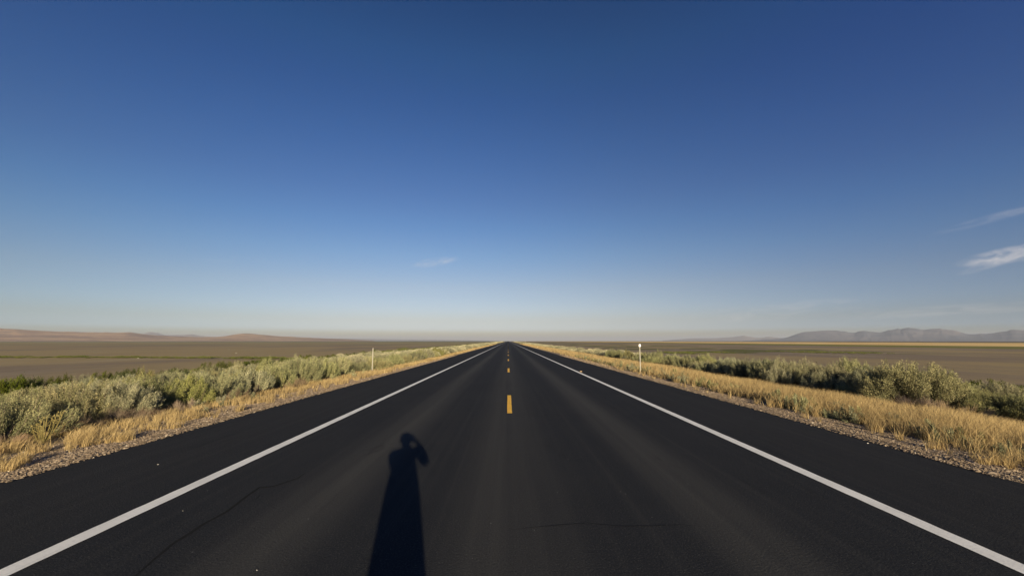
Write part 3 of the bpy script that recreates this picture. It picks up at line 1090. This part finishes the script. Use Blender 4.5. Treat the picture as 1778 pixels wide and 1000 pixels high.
# ---- small silvery sage plants along the gravel on the right
SM = [sage_meshes(400 + i, sage_m, Rr=0.85, H=1.0, nb=60, nl=42, plume=0.75, spread=0.05, ll=0.10, lw=0.028) for i in range(4)]
small = []
rg = np.random.default_rng(19)
for _ in range(4000):
    y = rg.uniform(5.5, 48); x = rg.normal(7.85, 0.36)
    s = rg.uniform(0.20, 0.42)
    if x < 7.2: continue
    p = proj(x, y, 0)
    if p is None or p[0] > 1830: continue
    if free(x, y, s, small, 0.62): small.append((x, y, s))
    if len(small) > 125: break
for k in range(26):
    y = rg.uniform(9, 40); small.append((-rg.uniform(7.7, left_edge(y) - 0.2), y, rg.uniform(0.16, 0.30)))
small.sort(key=lambda q: q[1])
kl = {-1: 0, 1: 0}
for (x, y, s) in small:
    o = add_bush(x, y, s, rg.uniform(0.95, 1.35), SM[rnd.randrange(4)], 'small_sage_plant', bl)
    sd_ = -1 if x < 0 else 1
    if sd_ > 0 and kl[1] < 60:
        tag(o, f"{words[kl[1]]} low silvery plant from the photo's right edge along the gravel shoulder", 'sage plant', 'low silvery plants between the right gravel and the grass')
    elif sd_ > 0:
        zone = 'before' if y < 22 else 'beyond'
        tag(o, f'low silvery green plant between gravel and golden grass, {zone} the right marker post', 'sage plant', f'low silvery plants {zone} the right marker post')
    else:
        zone = 'before' if y < 24 else 'beyond'
        tag(o, f'low green plant among the dry tufts on the left gravel, {zone} the left marker post', 'sage plant', f'low green plants {zone} the left marker post')
    kl[sd_] += 1

# ---- dry dead shrubs: bundles of bare grey-brown twigs
def dry_shrub(x, y, s, h, seed, label, mat=dry_m, name='dry_shrub', cat='dry shrub', nb=120, r0=0.006, group=None, upright=0.5):
    rg = np.random.default_rng(seed)
    b0, b1, b2 = branches(rg, 1.0, 1.0, nb)
    k = 5
    sb0 = np.repeat(bez(b0, b1, b2, np.full(nb, 0.55)), k, 0)
    d = unit(np.repeat(b2 - b0, k, 0) + rg.normal(size=(nb * k, 3)) * 0.55 + np.array([0, 0, 0.35]))
    L = rg.uniform(0.15, 0.42, nb * k)[:, None]
    sb2 = sb0 + d * L; sb1 = (sb0 + sb2) / 2 + rg.normal(0, 0.02, (nb * k, 3))
    V1, F1 = twigs_mesh(b0, b1, b2, r0, r0 * 0.4)
    V2, F2 = twigs_mesh(sb0, sb1, sb2, r0 * 0.5, r0 * 0.25, 2)
    V = np.concatenate([V1, V2]); F = np.concatenate([F1, F2 + len(V1)])
    t = np.concatenate([np.repeat(rg.uniform(0.1, 0.8, nb), 18), np.repeat(rg.uniform(0.3, 1, nb * k), 9)])
    o = link(name, mesh_np(name, V, F, 4, {'tint': t}), mat)
    o.location = (x, y, gz(x, y) - 0.02)
    o.scale = (s, s, h)
    o.rotation_euler = (0, 0, rg.uniform(0, 6))
    return tag(o, label, cat, group)


def ds_px(px, X_, s, h, seed, label, **kw):
    dry_shrub(X_, at_px(px, X_), s, h, seed, label, **kw)


ds_px(1580, 13.2, 0.75, 0.85, 1, 'bare pinkish grey dead brush in front of the largest sagebrush on the right')
ds_px(1535, 13.6, 0.7, 0.5, 2, 'low bare dead brush just left of the largest right-hand sagebrush')
ds_px(1622, 13.0, 0.8, 0.55, 3, 'brown feathery dead brush at the right foot of the largest sagebrush')
ds_px(1690, 13.4, 0.8, 0.42, 4, 'low brown dead brush in the dark gap right of the largest sagebrush')
ds_px(1765, 13.1, 0.55, 0.6, 5, "sparse orange-brown dead stalks at the photo's right edge", nb=22, r0=0.012)
ds_px(1735, 14.2, 0.9, 0.4, 6, 'tangle of bare grey twigs under the sagebrush near the right edge')
ds_px(1480, 13.3, 0.5, 0.5, 7, 'sparse reddish dead stalks above the golden grass right of centre', nb=26, r0=0.009)
ds_px(1340, 13.8, 0.6, 0.45, 8, 'pale grey dead brush in the bush row right of the right marker post')
ds_px(1450, 14.1, 0.6, 0.4, 12, 'low dead twigs at the foot of the dark sagebrush row')
ds_px(150, -9.15, 0.62, 0.45, 9, 'grey-brown dead brush beside the yellow spiky weed on the left')
ds_px(232, -9.25, 0.8, 0.5, 10, 'wide brown dead brush between the second gap of sagebrush on the left')
ds_px(1660, 12.6, 0.28, 0.75, 11, 'single golden dry stalk plant standing up from the grass on the right', nb=26, r0=0.008, mat=grass_m)
ds_px(335, -9.0, 0.5, 0.45, 21, 'thin grey dead brush in front of the left sagebrush, halfway to the left marker post')
ds_px(420, -8.9, 0.55, 0.5, 22, 'pale brown dead brush at the foot of the left front row of sagebrush')
ds_px(25, -8.9, 0.55, 0.4, 23, "grey dead brush in the shade at the photo's left edge")
ds_px(520, -8.6, 0.6, 0.5, 24, 'small brown dead brush just before the left marker post')
ds_px(1395, 13.4, 0.7, 0.6, 25, 'grey-brown dead brush below the dark bushes, centre of the right verge')
ds_px(1640, 13.9, 0.9, 0.8, 26, 'tall reddish dead brush at the right end of the largest bush')
ds_px(262, -9.1, 0.6, 0.38, 13, 'low brown dead brush beside the gravel, left of the paler sagebrush')

# ---- the yellow spiky weed on the left
wx = -8.75; wy = at_px(98, wx)
rg = np.random.default_rng(8)
nb = 15
th = rg.uniform(0, 6.28, nb); b0 = np.stack([np.cos(th) * 0.03, np.sin(th) * 0.03, np.zeros(nb)], -1)
rr = rg.uniform(0.15, 0.46, nb)
b2 = np.stack([np.cos(th) * rr, np.sin(th) * rr, rg.uniform(0.38, 0.66, nb)], -1)
b1 = b0 * 0.4 + b2 * np.array([0.65, 0.65, 0.42])
weed = empty('spiky_weed', (wx, wy, gz(wx, wy) - 0.02))
weed.scale = (0.85, 0.85, 0.85)
tag(weed, 'yellow-green spiky weed with bare upright stems on the left gravel edge', 'weed')
V, F = twigs_mesh(b0, b1, b2, 0.012, 0.006)
k = 4
s0 = np.repeat(bez(b0, b1, b2, np.full(nb, 0.6)), k, 0); s0 = s0 + (np.repeat(b2, k, 0) - s0) * rg.uniform(0, 0.9, (nb * k, 1))
s2 = s0 + unit(rg.normal(size=(nb * k, 3)) * 0.7 + np.array([0, 0, 0.9])) * rg.uniform(0.04, 0.12, (nb * k, 1))
V2, F2 = twigs_mesh(s0, (s0 + s2) / 2, s2, 0.006, 0.004, 2)
Vs = np.concatenate([V, V2]); Fs = np.concatenate([F, F2 + len(V)])
link('stems', mesh_np('stems', Vs, Fs, 4, {'tint': rg.uniform(0.2, 0.9, len(Vs))}), weed_m, weed)
n = 45
P = np.stack([rg.normal(0, 0.13, n), rg.normal(0, 0.13, n), rg.uniform(0.0, 0.16, n)], -1)
P = np.concatenate([P, np.repeat(b2, 3, 0) + rg.normal(0, 0.015, (nb * 3, 3))])
D = unit(rg.normal(size=P.shape) + np.array([0, 0, 0.8]))
V, F = leaves(P, D, np.full(len(P), 0.055), np.full(len(P), 0.018), rg)
link('leaves', mesh_np('leaves', V, F, 3, {'tint': rg.uniform(0.3, 1, len(V))}), weed_m, weed)

# a few bleached stones out on the mud
for px, py, lab in ((410, 613, 'white stone on the mud beyond the thin green line, left'), (398, 606.5, 'smaller pale stone on the far mud, left'), (240, 622, 'pale stone beside the thin green line on the left mud')):
    g = gp(px, py, -1.9)
    rg = np.random.default_rng(px)
    u_, v_ = np.meshgrid(np.linspace(0, 2 * math.pi, 9)[:-1], np.linspace(0.15, math.pi - 0.15, 6))
    rr = 0.14 * (1 + rg.uniform(-0.25, 0.25, u_.shape))
    V = np.stack([rr * np.cos(u_) * np.sin(v_), rr * 0.7 * np.sin(u_) * np.sin(v_), rr * 0.5 * np.cos(v_)], -1).reshape(-1, 3)
    F = []
    for i in range(5):
        for j in range(8):
            F.append([i * 8 + j, i * 8 + (j + 1) % 8, (i + 1) * 8 + (j + 1) % 8, (i + 1) * 8 + j])
    o = link('stone', mesh_np('stone', V, np.array(F), 4), simple_mat('bleached_stone', (0.7, 0.66, 0.58), 0.9, 0.1, 0.15, 6))
    o.location = (g.x, g.y, -1.88)
    tag(o, lab, 'stone')

# a small flattened scrap on the right edge line and one on the left lane's shoulder
def scrap(px, py, size, col, lab, nm):
    g = gp(px, py)
    rg = np.random.default_rng(px)
    nseg = 9
    an = np.linspace(0, 2 * math.pi, nseg + 1)[:-1]
    r_ = size * rg.uniform(0.6, 1.1, nseg)
    lo = np.stack([r_ * np.cos(an), r_ * 0.6 * np.sin(an), np.full(nseg, 0.006)], -1)
    hi = lo * np.array([0.75, 0.75, 1]) + np.array([0, 0, size * 0.35]) + rg.normal(0, size * 0.08, (nseg, 3))
    V = np.concatenate([lo, hi, [[0, 0, size * 0.42]]])
    me = bpy.data.meshes.new(nm)
    fs = [(i, (i + 1) % nseg, nseg + (i + 1) % nseg, nseg + i) for i in range(nseg)] + [(nseg + i, nseg + (i + 1) % nseg, 2 * nseg) for i in range(nseg)]
    me.from_pydata([tuple(v) for v in V], [], fs)
    o = link(nm, me, simple_mat(nm, col, 0.8, 0.2, 0.2, 30))
    o.location = (g.x, g.y, 0)
    tag(o, lab, 'pebble')


scrap(1009, 645.5, 0.09, (0.52, 0.36, 0.20), 'small tan clod lying on the white line right of the road centre', 'dirt_clod')
scrap(274, 807, 0.013, (0.32, 0.31, 0.29), 'small white pebble on the asphalt left of the left white line', 'pebble')
scrap(317, 887.5, 0.006, (0.3, 0.29, 0.27), 'tiny white pebble just inside the left white line', 'pebble')
scrap(446, 991, 0.006, (0.45, 0.43, 0.4), "tiny pale pebble on the left lane at the photo's bottom edge", 'pebble')
scrap(1507, 770, 0.016, (0.6, 0.56, 0.5), 'small pale pebble on the asphalt by the right gravel', 'pebble')

# ================================================================== marker posts
post_m = simple_mat('galvanised_post', (0.31, 0.29, 0.25), 0.6, 0.4, 0.12, 14)
refl_m = simple_mat('white_reflector', (0.88, 0.88, 0.86), 0.35, 0.6, 0.03, 20)
rim_m = simple_mat('reflector_rim', (0.8, 0.8, 0.77), 0.4, 0.5, 0.05, 20, 0.1)
bolt_m = simple_mat('bolt_steel', (0.35, 0.34, 0.32), 0.4, 0.5, 0.05, 20, 0.8)


def box_mesh(name, x0, x1, y0, y1, z0, z1, bev=0.0):
    V = [(x0, y0, z0), (x1, y0, z0), (x1, y1, z0), (x0, y1, z0), (x0, y0, z1), (x1, y0, z1), (x1, y1, z1), (x0, y1, z1)]
    F = [(0, 3, 2, 1), (4, 5, 6, 7), (0, 1, 5, 4), (1, 2, 6, 5), (2, 3, 7, 6), (3, 0, 4, 7)]
    me = bpy.data.meshes.new(name)
    me.from_pydata(V, [], F)
    if bev:
        import bmesh
        bm = bmesh.new(); bm.from_mesh(me)
        bmesh.ops.bevel(bm, geom=bm.edges[:], offset=bev, segments=2, affect='EDGES')
        bm.to_mesh(me); bm.free()
    return me


def channel_mesh(name, w, dpt, th, z0, z1):
    """U-channel steel section, open towards the back, with a slanted cut top"""
    prof = [(-w / 2 - 0.009, dpt), (-w / 2, dpt), (-w / 2 + th, 0 + th), (w / 2 - th, 0 + th), (w / 2, dpt), (w / 2 + 0.009, dpt),
            (w / 2 + 0.009, dpt - th), (w / 2 + 0.002, dpt - th), (w / 2 - th + 0.002, 0), (-w / 2 + th - 0.002, 0), (-w / 2 - 0.002, dpt - th), (-w / 2 - 0.009, dpt - th)]
    V = [(x, y, z0) for x, y in prof] + [(x, y, z1 + (0.012 if y < dpt / 2 else 0)) for x, y in prof]
    n = len(prof)
    F = [(i, (i + 1) % n, n + (i + 1) % n, n + i) for i in range(n)] + [tuple(range(n))[::-1], tuple(range(n, 2 * n))]
    me = bpy.data.meshes.new(name)
    me.from_pydata(V, [], F)
    return me


def disc_mesh(name, r, y0, y1, zc, n=20):
    V = []; F = []
    for yy_ in (y0, y1):
        for i in range(n):
            a_ = 2 * math.pi * i / n
            V.append((r * math.cos(a_), yy_, zc + r * math.sin(a_)))
    F = [tuple(range(n)), tuple(range(n, 2 * n))[::-1]] + [((i + 1) % n, i, n + i, n + (i + 1) % n) for i in range(n)]
    me = bpy.data.meshes.new(name); me.from_pydata(V, [], F)
    return me


def marker_post(x, y, label, h, plate, lean=0.0, group='marker posts along the road'):
    p = empty('marker_post', (x, y, gz(x, y)))
    p.rotation_euler = (0, lean, 0)
    tag(p, label, 'marker post', group)
    link('post', channel_mesh('post', 0.034, 0.022, 0.005, -0.15, h), post_m, p)
    if plate:
        pl = link('reflector_plate', box_mesh('reflector_plate', -0.050, 0.050, -0.012, -0.004, h - 0.115, h + 0.012, 0.003), refl_m, p)
        link('rim', disc_mesh('rim', 0.036, -0.016, -0.0125, h - 0.05), rim_m, pl)
        link('lens', disc_mesh('lens', 0.031, -0.019, -0.0165, h - 0.05), refl_m, pl)
    else:
        link('bolt', disc_mesh('bolt', 0.008, -0.006, -0.0005, h - 0.06, 6), bolt_m, p)
    return p


marker_post(7.25, at_px(1110.5, 7.25), 'white marker post with a square reflector plate beside the right gravel', 1.56, True, R(0.3))
marker_post(-8.0, at_px(648, -8.0), 'plain pale marker post standing in front of the left sagebrush', 1.42, False, R(-0.3))
marker_post(7.6, 175, 'tiny distant white marker post right of the road, nearer of the two far ones', 1.75, True)
marker_post(-7.6, 404, 'tiny distant white marker post left of the road near the horizon', 2.0, True)
marker_post(7.6, 470, 'tiny distant white marker post right of the road, farthest of the far ones', 2.0, True)

# ================================================================== the photographer, seen only by the long shadow
skin_m = simple_mat('skin', (0.45, 0.27, 0.19), 0.55, 0.4, 0.08, 12)
skin_m.node_tree.nodes['Principled BSDF'].inputs['Subsurface Weight'].default_value = 0.05
jacket_m = simple_mat('dark_jacket_cloth', (0.035, 0.045, 0.065), 0.9, 0.15, 0.2, 60)
trouser_m = simple_mat('grey_trouser_cloth', (0.07, 0.068, 0.062), 0.9, 0.15, 0.2, 60)
hair_m = simple_mat('brown_hair', (0.035, 0.022, 0.014), 0.6, 0.3, 0.3, 80)
shoe_m = simple_mat('black_shoe_leather', (0.02, 0.018, 0.016), 0.5, 0.4, 0.2, 30)
eye_m = simple_mat('eye_white', (0.75, 0.73, 0.70), 0.2, 0.5, 0.02, 10)
iris_m = simple_mat('brown_iris', (0.05, 0.03, 0.015), 0.2, 0.6, 0.05, 10)
lip_m = simple_mat('lips', (0.40, 0.17, 0.13), 0.5, 0.4, 0.05, 10)
cam_m = simple_mat('black_camera_body', (0.018, 0.018, 0.019), 0.5, 0.45, 0.2, 90)
glass_m = simple_mat('lens_glass', (0.01, 0.012, 0.02), 0.05, 0.8, 0.0, 10)

LENS = Vector((CAM.x, CAM.y - 0.035, CAM.z))       # front of the held camera, just behind the point of view
PC = Vector((LENS.x + 0.012, -0.33, 0))             # where the photographer stands


def skin_obj(name, chains, mat, parent, lv=2):
    """chains: list of lists of (x,y,z,rx,ry) ; shared points (equal within 1 mm) join the chains; one root per island"""
    verts = []; rad = []; edges = []; key = {}
    roots = set()
    comp = {}
    for ch in chains:
        prev = None
        for (x, y_, z, rx, ry) in ch:
            k_ = (round(x, 3), round(y_, 3), round(z, 3))
            if k_ not in key:
                key[k_] = len(verts); verts.append((x, y_, z)); rad.append((rx, ry))
            i = key[k_]
            if prev is not None and prev != i: edges.append((prev, i))
            prev = i
    par = list(range(len(verts)))
    def find(i):
        while par[i] != i: i = par[i]
        return i
    for a_, b_ in edges:
        ra, rb = find(a_), find(b_)
        if ra != rb: par[max(ra, rb)] = min(ra, rb)
    for i in range(len(verts)): roots.add(find(i))
    me = bpy.data.meshes.new(name)
    me.from_pydata(verts, edges, [])
    o = link(name, me, None, parent)
    me.materials.append(mat)
    md = o.modifiers.new('skin', 'SKIN')
    md.use_smooth_shade = True
    md.branch_smoothing = 0.6
    if not me.skin_vertices:
        me.attributes  # the skin layer is made by the modifier
    sl = me.skin_vertices[0].data
    for i, r_ in enumerate(rad):
        sl[i].radius = r_
        sl[i].use_root = i in roots
    sb = o.modifiers.new('subd', 'SUBSURF')
    sb.levels = lv; sb.render_levels = lv
    return o


person = empty('person', (PC.x, PC.y, 0.0))
tag(person, 'person standing on the road holding a camera up to the face, casting the long shadow', 'person')


def L(v):   # world -> person space
    return (v[0] - PC.x, v[1] - PC.y, v[2])


HX, HY, HZ = -0.028, 0.075, 1.622         # head centre in person space
sh = 0.185
rE = (0.225, 0.215, 1.312)             # right elbow
rW = (0.108, 0.300, 1.548)             # right wrist
lE = (-0.150, 0.190, 1.230)
lW = (-0.020, 0.310, 1.470)
lensP = L(LENS)

body = [
    [(0, 0, 0.98, .12, .085), (0, 0.0, 1.15, .12, .085), (0, 0.0, 1.32, .125, .08), (0, 0.005, 1.45, .09, .060), (-0.01, 0.02, 1.51, .060, .060), (-0.02, 0.045, 1.55, .060, .060)],
    [(0, 0.005, 1.45, .09, .060), (sh, 0.01, 1.460, .045, .045), (rE[0], rE[1], rE[2], .042, .042), (rW[0], rW[1], rW[2], .026, .030)],
    [(0, 0.005, 1.45, .09, .060), (-sh, 0.01, 1.445, .045, .045), (lE[0], lE[1], lE[2], .042, .042), (lW[0], lW[1], lW[2], .026, .030)],
    [(0, 0, 0.98, .12, .085), (0.095, 0, 0.86, .085, .085), (0.10, 0.015, 0.50, .058, .058), (0.10, -0.01, 0.10, .038, .042), (0.105, 0.06, 0.045, .042, .03), (0.108, 0.14, 0.03, .04, .022)],
    [(0, 0, 0.98, .12, .085), (-0.095, 0, 0.86, .085, .085), (-0.10, 0.015, 0.50, .058, .058), (-0.10, -0.01, 0.10, .038, .042), (-0.105, 0.06, 0.045, .042, .03), (-0.108, 0.14, 0.03, .04, .022)],
]
# palms
rp = (lensP[0] + 0.078, lensP[1] - 0.085, lensP[2] - 0.020)
lp = (lensP[0] - 0.010, lensP[1] - 0.060, lensP[2] - 0.075)
body.append([(rW[0], rW[1], rW[2], .026, .030), (rp[0] + 0.012, rp[1] - 0.01, rp[2] - 0.03, .028, .022), (rp[0], rp[1], rp[2], .030, .020)])
body.append([(lW[0], lW[1], lW[2], .026, .030), (lp[0] - 0.005, lp[1] - 0.03, lp[2] - 0.01, .032, .018), (lp[0], lp[1], lp[2], .034, .018)])
# right fingers curl round the front of the grip; the index finger lies on the shutter
for k, (dz, ln) in enumerate(((0.028, 1.0), (0.008, 1.05), (-0.012, 0.98), (-0.031, 0.82))):
    x, y_, z = rp
    if k == 0:
        body.append([(x + .010, y_ + .004, z + .020, .009, .009), (x + .008, y_ + .030, z + .052, .009, .009), (x - .006, y_ + .040, z + .066, .008, .008), (x - .020, y_ + .034, z + .062, .007, .007)])
    else:
        body.append([(x + .010, y_ + .002, z + dz, .009, .009), (x + .013, y_ + .035 * ln, z + dz, .009, .009), (x + .002, y_ + .058 * ln, z + dz - .002, .008, .008), (x - .018, y_ + .056 * ln, z + dz - .004, .007, .007)])
body.append([(rp[0] - .004, rp[1] - .006, rp[2] - .016, .011, .011), (rp[0] - .022, rp[1] - .016, rp[2] + .004, .010, .010), (rp[0] - .036, rp[1] - .012, rp[2] + .022, .008, .008)])
# left hand cradles the lens from below
for k, (dx, ln) in enumerate(((0.028, 0.9), (0.010, 1.05), (-0.009, 1.0), (-0.027, 0.82))):
    x, y_, z = lp
    body.append([(x + dx, y_ + .005, z + .002, .009, .009), (x + dx * 1.05, y_ + .030 * ln, z + .006, .009, .009), (x + dx * 1.1, y_ + .046 * ln, z + .024, .008, .008), (x + dx * 1.0, y_ + .044 * ln, z + .040, .007, .007)])
body.append([(lp[0] - .024, lp[1] - .012, lp[2] + .004, .011, .011), (lp[0] - .042, lp[1] + .004, lp[2] + .026, .010, .010), (lp[0] - .040, lp[1] + .012, lp[2] + .050, .008, .008)])
# head as part of the same body mesh
body.append([(-0.02, 0.045, 1.55, .060, .060), (HX, HY - 0.005, HZ - 0.035, .074, .084), (HX, HY - 0.012, HZ + 0.035, .083, .095), (HX, HY - 0.014, HZ + 0.085, .066, .076)])
body.append([(HX, HY + 0.060, HZ - 0.090, .030, .026), (HX, HY + 0.040, HZ - 0.060, .046, .040)])                       # chin and jaw
body.append([(HX, HY + 0.078, HZ + 0.018, .009, .010), (HX, HY + 0.092, HZ - 0.008, .012, .012), (HX, HY + 0.094, HZ - 0.026, .015, .012)])  # nose
for s_ in (-1, 1):
    body.append([(HX + s_ * 0.076, HY - 0.012, HZ - 0.028, .008, .012), (HX + s_ * 0.090, HY - 0.020, HZ + 0.000, .007, .017), (HX + s_ * 0.091, HY - 0.024, HZ + 0.020, .007, .014)])  # ears
skin_obj('body', body, skin_m, person)


def ball(name, c, r, mat, parent, sx=1, sy=1, sz=1, n=12):
    import bmesh
    bm = bmesh.new()
    bmesh.ops.create_uvsphere(bm, u_segments=n * 2, v_segments=n, radius=r)
    for v in bm.verts:
        v.co = Vector((v.co.x * sx, v.co.y * sy, v.co.z * sz)) + Vector(c)
    for f in bm.faces: f.smooth = True
    me = bpy.data.meshes.new(name); bm.to_mesh(me); bm.free()
    return link(name, me, mat, parent)


for s_ in (-1, 1):
    e_ = ball('eye', (HX + s_ * 0.032, HY + 0.068, HZ + 0.010), 0.013, eye_m, person)
    ball('iris', (HX + s_ * 0.032, HY + 0.0765, HZ + 0.010), 0.006, iris_m, e_)
ball('mouth', (HX, HY + 0.078, HZ - 0.058), 0.024, lip_m, person, 1, 0.45, 0.32)
# short hair: cap over the skull
import bmesh
bm = bmesh.new()
bmesh.ops.create_uvsphere(bm, u_segments=40, v_segments=24, radius=1)
for v in bm.verts:
    x, y_, z = v.co
    n_ = float(fbm(x * 6 + 9, y_ * 6 + z * 5 + 9, 5)[()])
    k_ = 1 + 0.07 * (n_ - 0.5)
    v.co = Vector((HX + x * 0.096 * k_, HY - 0.022 + y_ * 0.108 * k_, HZ + 0.035 + z * 0.100 * k_))
bmesh.ops.delete(bm, geom=[v for v in bm.verts if (v.co.z < HZ - 0.045) or (v.co.y > HY + 0.045 and v.co.z < HZ + 0.062) or (v.co.y > HY + 0.005 and v.co.z < HZ + 0.012)], context='VERTS')
for f in bm.faces: f.smooth = True
me = bpy.data.meshes.new('hair'); bm.to_mesh(me); bm.free()
o = link('hair', me, hair_m, person)
md = o.modifiers.new('thick', 'SOLIDIFY'); md.thickness = 0.012; md.offset = -1

jacket = [
    [(-0.005, 0, 0.62, .235, .150), (-0.005, 0, 0.80, .225, .145), (-0.01, 0, 1.00, .215, .135), (-0.01, 0.0, 1.15, .210, .130), (-0.01, 0.0, 1.32, .208, .125), (0, 0.005, 1.45, .150, .095), (-0.01, 0.012, 1.512, .090, .080), (-0.015, 0.022, 1.555, .078, .074)],
    [(0, 0.005, 1.45, .150, .095), (0.10, 0.008, 1.485, .090, .085), (sh, 0.01, 1.475, .082, .080), (rE[0], rE[1], rE[2], .070, .070), (0.165, 0.255, 1.43, .070, .066), (rW[0] + 0.01, rW[1] - 0.01, rW[2] - 0.03, .056, .052)],
    [(0, 0.005, 1.45, .150, .095), (-sh - 0.015, 0.01, 1.445, .080, .080), (lE[0], lE[1], lE[2], .062, .062), (lW[0] - 0.005, lW[1] - 0.01, lW[2] - 0.03, .042, .042)],
]
skin_obj('jacket', jacket, jacket_m, person)
trous = [
    [(0, 0.02, 0.98, .10, .065), (0.095, 0, 0.84, .095, .095), (0.102, 0.015, 0.50, .088, .085), (0.102, -0.005, 0.10, .072, .078)],
    [(0, 0.02, 0.98, .10, .065), (-0.095, 0, 0.84, .095, .095), (-0.102, 0.015, 0.50, .088, .085), (-0.102, -0.005, 0.10, .072, .078)],
]
skin_obj('trousers', trous, trouser_m, person)
for s_ in (-1, 1):
    skin_obj('shoe', [[(s_ * 0.102, -0.045, 0.055, .042, .045), (s_ * 0.104, 0.02, 0.060, .046, .045), (s_ * 0.108, 0.10, 0.042, .050, .034), (s_ * 0.112, 0.175, 0.034, .044, .026)]], shoe_m, person)

# the held camera: body, grip, prism hump, lens barrel with rings, eyepiece
hc = empty('camera', (LENS.x, LENS.y, LENS.z))
tag(hc, 'black camera held up to the face of the person on the road', 'camera')
link('camera_body', box_mesh('camera_body', -0.072, 0.066, -0.112, -0.070, -0.052, 0.044, 0.007), cam_m, hc)
link('grip', box_mesh('grip', 0.042, 0.072, -0.086, -0.046, -0.050, 0.034, 0.009), cam_m, hc)
link('viewfinder_hump', box_mesh('viewfinder_hump', -0.030, 0.026, -0.116, -0.072, 0.040, 0.072, 0.009), cam_m, hc)
eyecup = link('eyecup', disc_mesh('eyecup', 0.014, -0.124, -0.110, 0.046, 20), cam_m, hc)


def lathe_y(name, prof, mat, parent, n=32):
    V = []; F = []
    for (y_, r_) in prof:
        for i in range(n):
            a_ = 2 * math.pi * i / n
            V.append((r_ * math.cos(a_), y_, r_ * math.sin(a_)))
    for k in range(len(prof) - 1):
        for i in range(n):
            F.append((k * n + i, k * n + (i + 1) % n, (k + 1) * n + (i + 1) % n, (k + 1) * n + i))
    me = bpy.data.meshes.new(name); me.from_pydata(V, [], F)
    return link(name, me, mat, parent)


barrel = lathe_y('lens', [(-0.074, 0.030), (-0.062, 0.033), (-0.060, 0.036), (-0.036, 0.036), (-0.034, 0.034), (-0.020, 0.034), (-0.018, 0.038), (0.0, 0.038), (0.0, 0.033), (-0.012, 0.030)], cam_m, hc)
lathe_y('front_glass', [(-0.012, 0.0305), (-0.009, 0.022), (-0.0075, 0.012), (-0.007, 0.0005)], glass_m, barrel)
link('shutter_button', disc_mesh('shutter_button', 0.006, -0.066, -0.058, 0.034, 16), bolt_m, hc)

# ================================================================== haze over the plain
HAZE_TOP = HILL_TOP + 12
print('haze top', HAZE_TOP)
HAZE_DENSITY = 5.2e-5
hz = link('haze', box_mesh('haze', -44000, 44000, -2500, 44000, -8.0, HAZE_TOP))
m = bpy.data.materials.new('haze_air'); m.use_nodes = True; m.node_tree.nodes.clear()
T = NT(m.node_tree)
pv = T.n('ShaderNodeVolumePrincipled')
pv.inputs['Color'].default_value = (0.56, 0.61, 0.74, 1)
pv.inputs['Density'].default_value = HAZE_DENSITY
pv.inputs['Anisotropy'].default_value = 0.0
mo = T.n('ShaderNodeOutputMaterial'); T.link(pv.outputs[0], mo.inputs['Volume'])
hz.data.materials.append(m)
tag(hz, 'thin pale haze lying over the lake bed and hills', 'haze', kind='stuff')
